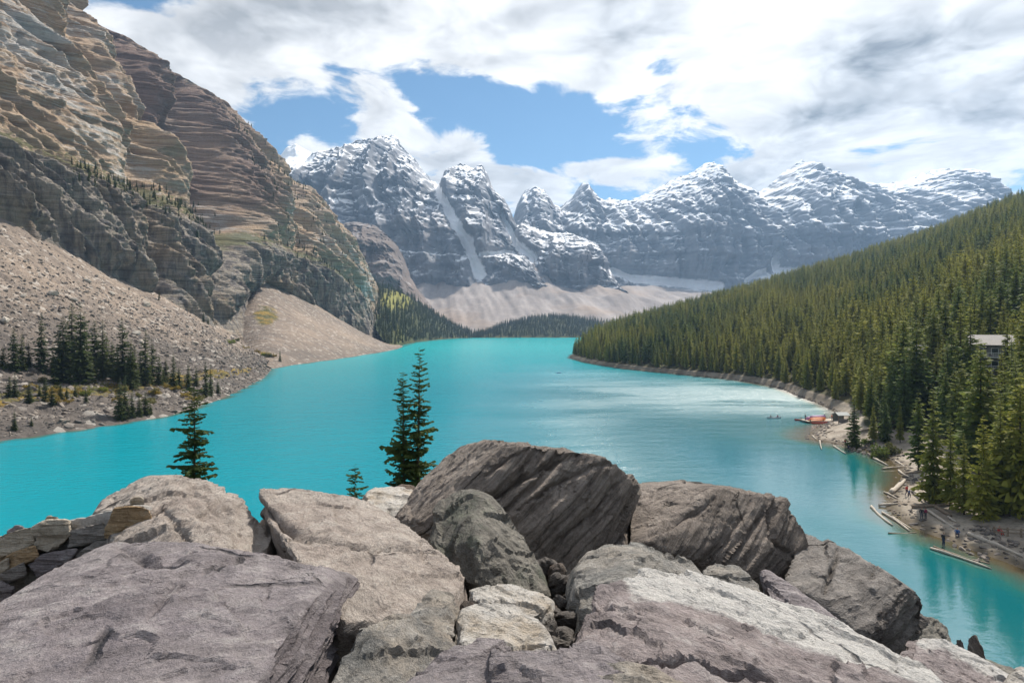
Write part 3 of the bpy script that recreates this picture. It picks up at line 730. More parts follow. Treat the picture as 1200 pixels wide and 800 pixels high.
# ------------------------------------------------------------------ rocky shoulder that carries the boulders
def pile_z(x, y):
    edge = np.maximum(0, np.hypot(np.maximum(np.abs(x) - 6.0, 0) * 0.8, np.maximum(y - 6.2, 0)))
    return 24.15 - 0.9 * edge - 0.5 * np.clip(x - 1.0, 0, 60) + 0.25 * np.clip(2 - y, 0, 3) + 0.35 * np.clip(-x - 2.0, 0, 1.5)
def build_pile():
    xs = np.concatenate([np.linspace(-70, -14, 40), np.linspace(-13.5, 13.5, 90), np.linspace(14, 60, 40)])
    ys = np.concatenate([np.linspace(-40, 0, 30), np.linspace(0.4, 16, 70), np.linspace(16.5, 50, 50)])
    X, Y = np.meshgrid(xs, ys)
    Z = pile_z(X, Y) + 0.25 * fbm(X / 1.1, Y / 1.1, 0 * X, 4) - 0.1
    Z = np.maximum(Z, -5)
    me = mesh_np('rock_pile_ground', np.stack([X, Y, Z], -1), grid_quads(len(ys), len(xs)))
    me.materials.append(ground_mat('dark_rubble_ground', (0.05, 0.045, 0.04), (0.10, 0.09, 0.08), (0.15, 0.135, 0.12)))
    tag(link('rock_pile_ground', me), kind='structure')
build_pile()

# ------------------------------------------------------------------ conifers
def leaf_mat(name, dark, light, yellow, spread=0.5):
    m, t = new_mat(name)
    oi = t.n('ShaderNodeObjectInfo').outputs['Random']
    p = t.n('ShaderNodeNewGeometry').outputs['Position']
    n = t.noise(p, 1.4, 3.0, 0.6)
    c = t.mix(t.mr(n, 0.35, 0.65), dark, light)
    c = t.mix(t.mr(oi, 0.55, 1.0, 0.0, spread), c, yellow)
    c = t.mix(t.mr(oi, 0.0, 0.35, 0.45, 0.0), c, t.v('SCALE', c, 0.55))
    pat = t.noise(p, 0.012, 3.0, 0.5)
    c = t.mix(t.mr(pat, 0.42, 0.56, 0.0, spread * 1.05), c, yellow)
    b = t.bsdf(c, 0.65, None, 0.25)
    tr = t.n('ShaderNodeBsdfTranslucent'); t.put(tr.inputs[0], c)
    ms = t.n('ShaderNodeMixShader'); ms.inputs[0].default_value = 0.45
    out = [q for q in t.t.nodes if q.type == 'OUTPUT_MATERIAL'][0]
    t.l(b.outputs[0], ms.inputs[1]); t.l(tr.outputs[0], ms.inputs[2]); t.l(ms.outputs[0], out.inputs[0])
    return m
M_bark = flat_mat('conifer_bark', (0.075, 0.058, 0.045), 0.9, 0.3, 8.0, 0.1, bump=0.3)
M_leaf = leaf_mat('spruce_needles', (0.055, 0.090, 0.024), (0.150, 0.200, 0.048), (0.36, 0.33, 0.05), 0.55)
M_leaf_dark = leaf_mat('dark_spruce_needles', (0.026, 0.046, 0.016), (0.060, 0.088, 0.026), (0.10, 0.11, 0.03), 0.4)
M_leaf_near = leaf_mat('fir_needles', (0.035, 0.065, 0.020), (0.105, 0.150, 0.040), (0.14, 0.16, 0.04), 0.3)

def crown_arrays(seed, h, R, z0, whorls, per, shape=0.85, sub=2, droop=0.25, ragged=0.35, lean=(0, 0), bw=0.44):
    """branch sprays of flat needle blades spread round the stem"""
    r = np.random.RandomState(seed); V = []; T = []
    for w in range(whorls):
        f = (w + r.rand() * 0.8) / whorls
        zw = z = z0 + (h - z0) * f
        rr = R * ((1 - f)**shape) * (0.55 + 0.45 * min(1, f * 6 + 0.25)) + 0.012 * h * (1 - f) + 0.01 * h
        rr *= 1 + ragged * (r.rand() - 0.5)
        k = max(3, int(round(per * (0.45 + 0.55 * (1 - f)))))
        a0 = r.rand() * 6.28
        for b in range(k):
            a = a0 + b * 6.283 / k + (r.rand() - 0.5) * 0.9
            L = rr * (1 - ragged * 1.1 * r.rand()**1.5)
            ca, sa = math.cos(a), math.sin(a)
            z = zw + (h - z0) / whorls * 1.1 * (r.rand() - 0.5)
            rise = L * (0.35 * f - droop + 0.55 * (r.rand() - 0.5))
            segs = sub
            for q in range(segs):
                s0, s1 = q / segs, (q + 1.0) / segs
                for side in (-1, 1):
                    # blade leaving the branch sideways and forward
                    bx = L * s0 * 0.9; ex = L * min(1.0, s1 + 0.18 * r.rand())
                    wd = L * (bw / math.sqrt(segs) * (1.25 - 0.75 * s0)) * (0.7 + 0.6 * r.rand())
                    zb = z + rise * s0**1.3; ze = z + rise * s1**1.3 - 0.05 * L * r.rand()
                    ph = r.rand() * 1.5 - 0.25
                    yb = 0.0; ye = side * wd * math.cos(ph)
                    dz = -wd * math.sin(ph) * 1.1 - 0.04 * L
                    pts = [(bx, yb, zb), (0.5 * (bx + ex), ye, 0.5 * (zb + ze) + dz), (ex, ye * 0.45, ze + dz * 0.5), (0.55 * bx + 0.45 * ex, 0.0, 0.5 * (zb + ze) + 0.03 * L)]
                    i = len(V)
                    lx, ly = lean[0] * (z / h)**1.5, lean[1] * (z / h)**1.5
                    for x_, y_, z_ in pts: V.append((x_ * ca - y_ * sa + lx, x_ * sa + y_ * ca + ly, z_))
                    T += [(i, i + 1, i + 2), (i, i + 2, i + 3)]
    return V, T
def trunk_arrays(h, r0, sides=6, n=6, lean=(0, 0), z0=-0.4):
    V = []; Q = []
    for k in range(n + 1):
        f = k / n; z = z0 + (h * 0.985 - z0) * f; rr = r0 * (1 - f)**0.9 + 0.006 * r0
        fz = max(0, z / h)**1.5
        for s in range(sides):
            a = s * 6.283 / sides; V.append((rr * math.cos(a) + lean[0] * fz, rr * math.sin(a) + lean[1] * fz, z))
    for k in range(n):
        for s in range(sides):
            a = k * sides + s; b = k * sides + (s + 1) % sides
            Q.append((a, b, b + sides, a + sides))
    return V, Q
protos = bpy.data.collections.new('conifer_prototypes')       # not linked into the scene
PROTO = []
def make_proto(i, h, R, whorls, per, sub, leaf, z0=0.06, shape=0.85, ragged=0.4):
    cv, ct = crown_arrays(100 + i, h, R, z0 * h, whorls, per, shape, sub, ragged=ragged)
    tv, tq = trunk_arrays(h, 0.013 * h)
    crown = mesh_np('crown', cv, None, np.array(ct), smooth=False, mats=[leaf])
    trunk = mesh_np('trunk', tv, np.array(tq), None, mats=[M_bark])
    both = mesh_np('conifer', cv + tv, np.array(tq) + len(cv), np.array(ct), smooth=False, mats=[leaf, M_bark], midx=[1] * len(tq) + [0] * len(ct))
    o = bpy.data.objects.new('conifer_prototype_%02d' % i, both); protos.objects.link(o)
    PROTO.append((crown, trunk, h))
# unit-height trees: five forest spruces, three dark slim ones
for i, (R, wh, per, sh, rg, z0) in enumerate([(0.135, 30, 9, 0.75, 0.45, .05), (0.120, 32, 9, 0.85, 0.4, .08), (0.155, 28, 10, 0.7, 0.5, .04), (0.110, 34, 8, 0.9, 0.45, .10), (0.140, 28, 9, 0.65, 0.55, .12)]):
    make_proto(i, 1.0, R * 1.05, int(wh * 1.3), per, 3, M_leaf, z0, sh, rg)
for i, (R, wh, per, sh, rg, z0) in enumerate([(0.115, 34, 8, 0.75, 0.5, .02), (0.10, 32, 8, 0.8, 0.5, .03), (0.13, 30, 9, 0.7, 0.5, .02)]):
    make_proto(5 + i, 1.0, R, int(wh * 1.2), per, 2, M_leaf_dark, z0, sh, rg)

def scatter_group(coll):
    ng = bpy.data.node_groups.new('scatter', 'GeometryNodeTree')
    ng.interface.new_socket('Geometry', in_out='INPUT', socket_type='NodeSocketGeometry')
    ng.interface.new_socket('Geometry', in_out='OUTPUT', socket_type='NodeSocketGeometry')
    nd = ng.nodes; gi = nd.new('NodeGroupInput'); go = nd.new('NodeGroupOutput')
    ci = nd.new('GeometryNodeCollectionInfo'); ci.inputs['Collection'].default_value = coll
    ci.inputs['Separate Children'].default_value = True; ci.inputs['Reset Children'].default_value = True
    ip = nd.new('GeometryNodeInstanceOnPoints'); ip.inputs['Pick Instance'].default_value = True
    def at(name, kind):
        a = nd.new('GeometryNodeInputNamedAttribute'); a.data_type = kind; a.inputs['Name'].default_value = name; return a.outputs['Attribute']
    ng.links.new(gi.outputs[0], ip.inputs['Points']); ng.links.new(ci.outputs[0], ip.inputs['Instance'])
    ng.links.new(at('kind', 'INT'), ip.inputs['Instance Index'])
    ng.links.new(at('turn', 'FLOAT_VECTOR'), ip.inputs['Rotation']); ng.links.new(at('size', 'FLOAT_VECTOR'), ip.inputs['Scale'])
    ng.links.new(ip.outputs[0], go.inputs[0])
    return ng
def scatter(name, pts, kinds, sizes, turns, ng):
    me = bpy.data.meshes.new(name); me.vertices.add(len(pts)); me.vertices.foreach_set('co', np.asarray(pts, np.float32).ravel())
    a = me.attributes.new('kind', 'INT', 'POINT'); a.data.foreach_set('value', np.asarray(kinds, np.int32))
    a = me.attributes.new('size', 'FLOAT_VECTOR', 'POINT'); a.data.foreach_set('vector', np.asarray(sizes, np.float32).ravel())
    a = me.attributes.new('turn', 'FLOAT_VECTOR', 'POINT'); a.data.foreach_set('vector', np.asarray(turns, np.float32).ravel())
    me.update()
    o = link(name, me); mo = o.modifiers.new('scatter', 'NODES'); mo.node_group = ng
    tag(o, kind='stuff')
    return o
NG_TREE = scatter_group(protos)

def sample_grid(G, n, r, wfun=None):
    """random points on a grid surface, area weighted"""
    a = G[:-1, :-1]; b = G[:-1, 1:]; c = G[1:, :-1]
    ar = np.linalg.norm(np.cross(b - a, c - a), axis=2)
    if wfun is not None: ar = ar * wfun
    p = ar.ravel() / ar.sum()
    k = r.choice(len(p), n, p=p); i, j = np.unravel_index(k, ar.shape)
    u, v = r.rand(n, 1), r.rand(n, 1)
    q = G[i, j] * (1 - u) * (1 - v) + G[i, j + 1] * u * (1 - v) + G[i + 1, j] * (1 - u) * v + G[i + 1, j + 1] * u * v
    return q, i, j
def thin(pts, gap):
    """keep points at least gap apart (hash grid)"""
    cell = {}; keep = []
    for n, p in enumerate(pts):
        gp = gap[n] if hasattr(gap, '__len__') else gap
        kx, ky = int(math.floor(p[0] / 4.0)), int(math.floor(p[1] / 4.0)); ok = True
        for a in (-1, 0, 1):
            for b in (-1, 0, 1):
                for q in cell.get((kx + a, ky + b), ()):
                    if (p[0] - q[0])**2 + (p[1] - q[1])**2 < gp * gp: ok = False; break
                if not ok: break
            if not ok: break
        if ok: cell.setdefault((kx, ky), []).append(p); keep.append(n)
    return keep

def conifer(loc, h, kind, wid, rz, label, group, cat='tree', name='conifer_tree'):
    o = empty(name, loc, rz); o.scale = (h * wid, h * wid, h)
    cm, tm, _ = PROTO[kind]
    link('trunk', tm, None, o); link('crown', cm, None, o)
    tag(o, label, cat, group)
    return o

# buildings stand here: keep the ground clear (x, y, radius)
def ray_to(G, px, py):
    """point of the grid surface seen at this place in the photograph"""
    a, b = project(G); Yk = G[..., 1]
    d2 = (a - px)**2 + (b - py)**2
    k = np.unravel_index(np.argmin(np.where(Yk > 5, d2, 1e12)), d2.shape)
    return G[k]
LODGE_A, LODGE_B = ray_to(HILL, 1084, 452), ray_to(HILL, 1163, 474)
CLEAR = [(LODGE_A[0], LODGE_A[1], 4.5), (LODGE_B[0], LODGE_B[1], 7.0)]
TREES_PLACED = []
def build_forest():
    r = np.random.RandomState(21)
    T0 = HILL_T[:-1, :-1]; w = sstep(T0, 0.272, 0.280) * (1 - sstep(T0, 0.955, 0.97))
    near = np.clip(900.0 / (HILL[:-1, :-1, 1] + 150), 0.35, 3.0)
    inview = (HILL[:-1, :-1, 1] > 20) & (HILL[:-1, :-1, 0] / np.maximum(HILL[:-1, :-1, 1], 1) < 1.05)
    q, i, j = sample_grid(HILL, 42000, r, w * near * inview)
    ok = np.ones(len(q), bool)
    for cx, cy, cr in CLEAR: ok &= np.hypot(q[:, 0] - cx, q[:, 1] - cy) > cr
    ppx, ppy = project(q); tops = project(q + np.array([0, 0, 22.0]))[1]
    lane = ((np.abs(ppx - 1085) < 8) & (q[:, 1] < LODGE_A[1]) & (tops < 440)) | ((np.abs(ppx - 1162) < 9) & (q[:, 1] < LODGE_B[1]) & (tops < 462))   # sight lines kept open in front of the lodges
    ok &= ~(lane & (r.rand(len(q)) < 0.85))
    q = q[ok]
    q = q[np.argsort(q[:, 1])]
    keep = thin(q, np.minimum(3.9, 3.0 + 1.6 * r.rand(len(q)) + 0.6 * (q[:, 1] > 150)))
    q = q[keep]
    n = len(q)
    h = 14.0 + 10.0 * r.rand(n)**1.3 - 5.0 * (r.rand(n) < 0.15)
    edge = sstep(q[:, 2], 2.0, 6.0); h *= 0.72 + 0.28 * edge
    h *= np.where(q[:, 1] < 140, 1.12, 1.0)
    wid = 0.85 + 0.55 * r.rand(n); kind = r.randint(0, 5, n); rz = r.rand(n) * 6.28
    # which of them show most in the picture: front-to-back cover test on a coarse raster
    W_, H_ = 600, 400
    cover = np.zeros((H_, W_), bool)
    Xi = np.arange(W_)
    skyline = np.interp(Xi * 2, [0, 660, 745, 842, 942, 1062, 1115, 1200], [560, 520, 560, 570, 615, 684, 740, 790])
    cover |= (np.arange(H_)[:, None] * 2 > skyline[None])
    px, py = project(q); top = H + 0
    vis = np.zeros(n)
    for k in np.argsort(q[:, 1]):
        Y = q[k, 1]; hh = h[k] * F / Y / 2; hw = max(0.6, 0.12 * wid[k] * hh); cx, cyb = px[k] / 2, py[k] / 2
        y0, y1 = int(max(0, cyb - hh)), int(min(H_, cyb))
        if y1 <= y0 or cx < -hw or cx > W_ + hw: continue
        c = 0
        for yq in range(y0, y1):
            half = hw * (yq - (cyb - hh)) / hh + 0.4
            a, b = int(max(0, cx - half)), int(min(W_, cx + half + 1))
            if b > a:
                sgm = cover[yq, a:b]; c += (b - a) - sgm.sum(); sgm[:] = True
        vis[k] = c
    order = np.argsort(-vis); pick = set(order[:235].tolist())
    for k in pick:
        Y = q[k, 1]
        size = 'tall' if h[k] > 19 else ('short' if h[k] < 14.5 else 'mid-height')
        form = 'slim' if wid[k] < 1.0 else ('broad' if wid[k] > 1.2 else 'even')
        zone = ('in the stand above the driftwood beach' if Y < 118 else 'in the stand around the lodges and canoe dock' if Y < 200 else
                'on the slope just past the canoe dock' if Y < 300 else 'on the wooded point that juts into the lake' if q[k, 0] < 130 else 'high on the hillside above the wooded point')
        lab = '%s %s green spruce %s' % (size, form, zone); gp = '%s %s spruces %s' % (size, form, zone)
        conifer(q[k] - np.array([0, 0, 0.1]), h[k], kind[k], wid[k], rz[k], lab, gp)
    rest = np.array([k for k in range(n) if k not in pick])
    sz = np.stack([h * wid, h * wid, h], 1)[rest]; tr = np.stack([0 * rz, 0 * rz, rz], 1)[rest]
    scatter('hillside_forest', q[rest] - np.array([0, 0, 0.1]), kind[rest], sz, tr, NG_TREE)
    print('forest', n, 'picked', len(pick))
build_forest()

def build_valley_forest():
    r = np.random.RandomState(5)
    T0 = VALLEY_T[:-1, None] + 0 * VALLEY[:-1, :-1, 0]
    px, py = project(VALLEY[:-1, :-1])
    mead = np.exp(-(((px - 464) / 18)**2 + ((py - 352) / 11)**2))
    q, i, j = sample_grid(VALLEY, 9000, r, sstep(T0, 0.07, 0.1) * (1 - 0.95 * mead))
    q = q[thin(q, 4.5)]; n = len(q)
    h = 10 + 8 * r.rand(n); wid = 0.9 + 0.5 * r.rand(n); rz = r.rand(n) * 6.28
    scatter('valley_forest', q, r.randint(5, 8, n), np.stack([h * wid, h * wid, h], 1), np.stack([0 * rz, 0 * rz, rz], 1), NG_TREE)
    # small trees rooted on the cliff's ledges and rim
    T0, U0 = CLIFF_T[:-1, :-1], CLIFF_U[:-1, :-1]
    nz = grid_normals(CLIFF)[:-1, :-1, 2]; nz = np.abs(nz)
    px, py = project(CLIFF[:-1, :-1])
    dd, _ = polydist(px, py, [(96, 206), (150, 225), (215, 245), (240, 262), (225, 250)]); band = np.exp(-(dd / 11)**2)
    dd, _ = polydist(px, py, [(280, 150), (335, 205), (400, 278), (446, 342)]); rim = 0.75 * np.exp(-(dd / 7)**2)
    dd, _ = polydist(px, py, [(295, 185), (330, 235), (400, 300), (440, 345)]); rim2 = 0.5 * np.exp(-(dd / 6)**2)
    dd, _ = polydist(px, py, [(330, 265), (380, 318), (430, 352), (450, 385)]); low = 0.9 * np.exp(-(dd / 10)**2)
    dd, _ = polydist(px, py, [(225, 270), (232, 300), (226, 318)]); low2 = 0.5 * np.exp(-(dd / 9)**2)
    q, i, j = sample_grid(CLIFF, 2600, r, (band * 1.6 + rim + rim2 + low + low2) * (nz + 0.05) * (T0 < 0.93))
    q = q[thin(q, 2.2)]; n = len(q); h = 3.0 + 5 * r.rand(n); wid = 1.0 + 0.6 * r.rand(n); rz = r.rand(n) * 6.28
    scatter('ledge_forest', q, r.randint(5, 8, n), np.stack([h * wid, h * wid, h], 1), np.stack([0 * rz, 0 * rz, rz], 1), NG_TREE)
build_valley_forest()

def surf_z(G, x, y):
    d2 = (G[..., 0] - x)**2 + (G[..., 1] - y)**2
    k = np.unravel_index(np.argmin(d2), d2.shape)
    return float(G[k][2])
def build_bank_trees():
    r = np.random.RandomState(9)
    L = [(16, 382, 433), (26, 390, 432), (49, 368, 436), (68, 384, 440), (75, 370, 446), (84, 354, 437), (94, 357, 447), (100, 372, 446), (111, 375, 438), (120, 375, 446), (130, 400, 441), (137, 402, 446),
         (143, 373, 450), (150, 410, 448), (158, 405, 452), (165, 410, 449), (170, 388, 452), (178, 398, 450), (186, 415, 452), (194, 420, 446), (203, 411, 455), (210, 430, 455), (220, 424, 458), (230, 428, 452),
         (241, 424, 465), (247, 425, 463), (255, 445, 461), (62, 405, 436), (34, 398, 431), (4, 405, 431), (125, 392, 440), (153, 398, 455), (140, 442, 492), (146, 440, 490), (154, 455, 489), (163, 460, 488), (170, 458, 486), (176, 470, 485),
         (10, 440, 466), (18, 436, 466), (34, 445, 472), (46, 448, 466), (53, 440, 470), (62, 455, 475), (70, 448, 468), (78, 452, 468), (88, 446, 466), (101, 455, 472), (16, 480, 505), (37, 486, 498), (92, 402, 445), (107, 410, 442), (200, 436, 456), (191, 432, 452)]
    for k, (px, pt, pb) in enumerate(L):
        p = ray_to(SCREE, px, pb); Y = p[1]
        h = (pb - pt) / F * Y * 1.05
        wd = 1.15 + 0.5 * r.rand() + (0.35 if pb - pt < 30 else 0)
        size = 'very tall' if pb - pt > 70 else 'tall' if pb - pt > 45 else 'mid-size' if pb - pt > 30 else 'small'
        form = 'slim' if wd < 1.4 else 'bushy'
        where = 'by the waterline of the rocky bank' if pb > 478 else 'among the golden shrubs of the bank' if pb > 460 and px < 110 else 'at the foot of the scree in the thick clump' if px < 128 else 'on the bank between the thick clump and the bare point'
        lab, gp = '%s %s dark spruce %s' % (size, form, where), '%s %s dark spruces %s' % (size, form, where)
        conifer((float(p[0]), float(p[1]), float(p[2]) - 0.2), float(h), 5 + r.randint(3), wd, r.rand() * 6.28, lab, gp)
    for px, pt, pb in [(176, 338, 350), (186, 340, 352), (238, 365, 377), (244, 370, 380), (236, 358, 368), (328, 408, 424)]:
        p = ray_to(SCREE2 if px > 300 else SCREE, px, pb); h = (pb - pt) / F * p[1]
        conifer((float(p[0]), float(p[1]), float(p[2]) - 0.2), float(h), 5 + r.randint(3), 1.2, r.rand() * 6.28, 'tiny dark spruce growing alone on the edge of the scree', 'lone spruces on the scree edge')
build_bank_trees()

def rock_proto(seed, sub=2, rough=0.35):
    bm = bmesh.new(); bmesh.ops.create_icosphere(bm, subdivisions=sub, radius=0.5)
    r = random.Random(seed)
    cuts = [(Vector((r.gauss(0, 1), r.gauss(0, 1), r.gauss(0, 0.8))).normalized(), r.uniform(0.22, 0.40)) for _ in range(9)]
    for v in bm.verts:
        for n_, d_ in cuts:
            k = v.co.dot(n_) - d_
            if k > 0: v.co -= n_ * k * 0.92
    me = bpy.data.meshes.new('stone'); bm.to_mesh(me); bm.free()
    return me
def stone_mat(name, a, b):
    m, t = new_mat(name)
    oi = t.n('ShaderNodeObjectInfo').outputs['Random']; tc = t.n('ShaderNodeTexCoord').outputs['Object']
    c = t.mix(oi, a, b); n = t.noise(tc, 4.0, 7.0, 0.65)
    c = t.mix(t.mr(n, 0.35, 0.65, 0.45, 0.0), c, t.v('SCALE', c, 0.5))
    t.bsdf(c, 0.88, t.bump(n, 0.5, 0.05), 0.2)
    return m
M_stone = stone_mat('grey_brown_stone', (0.10, 0.09, 0.085), (0.30, 0.255, 0.215))
STONES = []
stone_coll = bpy.data.collections.new('stone_prototypes')
for i in range(6):
    me = rock_proto(i, 2); me.materials.append(M_stone); STONES.append(me)
    stone_coll.objects.link(bpy.data.objects.new('stone_prototype_%d' % i, me))
NG_STONE = scatter_group(stone_coll)
M_pale = stone_mat('pale_block_stone', (0.36, 0.31, 0.26), (0.46, 0.41, 0.35)); PALE = []
for me in STONES:
    pm = me.copy(); pm.materials.clear(); pm.materials.append(M_pale); PALE.append(pm)
def build_scree_stones():
    r = np.random.RandomState(31)
    T0 = SCREE_T[:-1, :-1]
    wt = np.where(T0 < 0.33, 1.2 * sstep(T0, 0.05, 0.07), 1.3 - 1.2 * sstep(T0, 0.4, 0.9))
    px, py = project(SCREE[:-1, :-1]); wt = wt * ((px > -30) & (SCREE[:-1, :-1, 1] > 60))
    q, i, j = sample_grid(SCREE, 15000, r, wt); n = len(q)
    s = 0.25 + 1.7 * r.rand(n)**6 + 0.4 * r.rand(n)
    sz = np.stack([s * (0.8 + 0.8 * r.rand(n)), s * (0.8 + 0.8 * r.rand(n)), s * (0.4 + 0.4 * r.rand(n))], 1)
    scatter('scree_rubble', q, r.randint(0, 6, n), sz, r.rand(n, 3) * np.array([0.8, 0.8, 6.28]), NG_STONE)
    # shore stones all round the lake
    T1 = HILL_T[:-1, :-1]; w = np.exp(-((T1 - 0.115) / 0.03)**2) * (HILL[:-1, :-1, 1] > 60) * (HILL[:-1, :-1, 1] < 700) * np.clip(HILL[:-1, :-1, 1] / 180, 0.6, 2)
    q, i, j = sample_grid(HILL, 3800, r, w); n = len(q); s = 0.2 + 0.7 * r.rand(n)**2
    sz = np.stack([s * (0.8 + r.rand(n)), s * (0.8 + r.rand(n)), s * 0.6], 1)
    scatter('shore_gravel', q, r.randint(0, 6, n), sz, r.rand(n, 3) * np.array([0.5, 0.5, 6.28]), NG_STONE)
    # single blocks lying on the scree that stand out
    for px, py, wpx in [(62, 346, 13), (170, 358, 13), (6, 378, 14), (160, 392, 10), (165, 402, 9), (85, 352, 9), (228, 402, 8), (102, 330, 8), (28, 346, 9), (130, 345, 8)]:
        p = ray_to(SCREE, px, py); s = wpx / F * p[1]
        o = link('boulder', PALE[r.randint(6)]); o.location = (p[0], p[1], p[2] + 0.1 * s); o.scale = (s * 1.3, s, s * 0.7); o.rotation_euler = (r.rand() * 0.5, r.rand() * 0.5, r.rand() * 6)
        tag(o, 'large pale block lying loose on the brown scree slope', 'boulder', 'loose blocks on the scree')
build_scree_stones()
#@@PART3
# ------------------------------------------------------------------ boulders of the rock pile
def boulder_mat(name, a, b, dark, pale, pale_amt=0.3, lichen=None, lich_amt=0.0, band=None, aniso=(1.0, 3.2, 9.0), strata=0.6, bump=0.7, rough_scale=1.0):
    m, t = new_mat(name)
    tc = t.n('ShaderNodeTexCoord').outputs['Object']
    rnd = t.n('ShaderNodeObjectInfo').outputs['Random']
    p = t.v('ADD', tc, t.comb(t.m('MULTIPLY', rnd, 37.0), t.m('MULTIPLY', rnd, 11.0), 0.0))
    wob = t.v('SCALE', t.v('SUBTRACT', t.noise(p, 1.3, 3.0, 0.5, col=True), (0.5, 0.5, 0.5)), 0.07)
    pw = t.v('ADD', p, wob)
    big = t.noise(p, 0.9 * rough_scale, 6.0, 0.6)
    st = t.noise(t.v('MULTIPLY', pw, aniso), 1.6, 9.0, 0.66)
    st2 = t.noise(t.v('MULTIPLY', pw, (aniso[0] * 2.2, aniso[1] * 2.2, aniso[2] * 3)), 2.0, 6.0, 0.7)
    med = t.noise(pw, 5.0 * rough_scale, 9.0, 0.70)
    fine = t.noise(p, 42.0, 5.0, 0.7)
    grain = t.noise(p, 150.0, 3.0, 0.7)
    col = t.mix(t.mr(big, 0.36, 0.64), a, b)
    col = t.mix(t.mr(st, 0.36, 0.56, strata, 0.0), col, dark)
    col = t.mix(t.mr(t.m('ADD', med, t.m('MULTIPLY', st2, 0.5)), 0.76, 0.94, 0.0, pale_amt), col, pale)
    col = t.mix(t.mr(med, 0.32, 0.52, 0.75, 0.0), col, t.v('SCALE', col, 0.45))
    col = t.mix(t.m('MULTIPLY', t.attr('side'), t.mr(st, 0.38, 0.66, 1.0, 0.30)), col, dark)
    if band is not None:
        f = t.mr(t.m('ADD', t.attr('band'), t.m('MULTIPLY', t.m('SUBTRACT', t.noise(p, 3.0, 8.0, 0.68), 0.5), 1.1)), 0.42, 0.60)
        col = t.mix(t.m('MULTIPLY', f, t.mr(t.m('MINIMUM', st2, st), 0.28, 0.46, 0.45, 1.0)), col, (0.57, 0.55, 0.52))
    if lichen is not None:
        f = t.mr(t.noise(t.v('ADD', p, (4.0, 9.0, 2.0)), 2.3, 8.0, 0.68), 0.52, 0.66, 0.0, lich_amt)
        col = t.mix(f, col, lichen)
    # thin weathered joints and dark lichen crusts
    jw = t.v('ADD', p, t.v('SCALE', t.v('SUBTRACT', t.noise(p, 2.2, 5.0, 0.6, col=True), (0.5, 0.5, 0.5)), 0.16))
    jd = t.voro(t.v('MULTIPLY', jw, (0.5, 0.8, 1.2)), 0.9, 'DISTANCE_TO_EDGE', 'Distance')
    joint = t.m('MULTIPLY', t.mr(jd, 0.003, 0.012, 1.0, 0.0), t.mr(t.noise(p, 1.7, 3.0), 0.52, 0.60))
    col = t.mix(t.m('MULTIPLY', joint, 0.8), col, t.v('SCALE', dark, 0.35))
    crust = t.mr(t.noise(t.v('ADD', p, (7.0, 1.0, 5.0)), 6.5, 9.0, 0.74), 0.56, 0.63, 0.0, 0.6)
    col = t.mix(t.m('MULTIPLY', crust, t.mr(big, 0.35, 0.6)), col, t.v('SCALE', dark, 0.7))
    spots = t.mr(t.voro(p, 9.0, 'F1', 'Distance'), 0.05, 0.16, 0.35, 0.0)
    spots = t.m('MULTIPLY', spots, t.mr(big, 0.5, 0.6))
    col = t.mix(spots, col, pale)
    col = t.mix(t.mr(fine, 0.35, 0.62, 0.42, 0.0), col, t.v('SCALE', col, 0.42))
    col = t.mix(t.mr(grain, 0.55, 0.75, 0.0, 0.3), col, pale)
    h = t.m('ADD', t.m('ADD', t.m('MULTIPLY', st, 1.1), t.m('MULTIPLY', st2, 0.55)), t.m('ADD', t.m('MULTIPLY', med, 0.9), t.m('MULTIPLY', fine, 0.28)))
    chips = t.voro(t.v('MULTIPLY', pw, (1.0, 1.0, 2.2)), 3.4, 'F1', 'Distance')
    h = t.m('SUBTRACT', h, t.m('MULTIPLY', joint, 0.9))
    h = t.m('ADD', h, t.m('ADD', t.m('MULTIPLY', grain, 0.08), t.m('MULTIPLY', chips, 0.7)))
    t.bsdf(col, t.mr(med, 0.3, 0.7, 0.72, 0.92), t.bump(h, min(1.0, bump * 1.25), 0.10), 0.28)
    return m
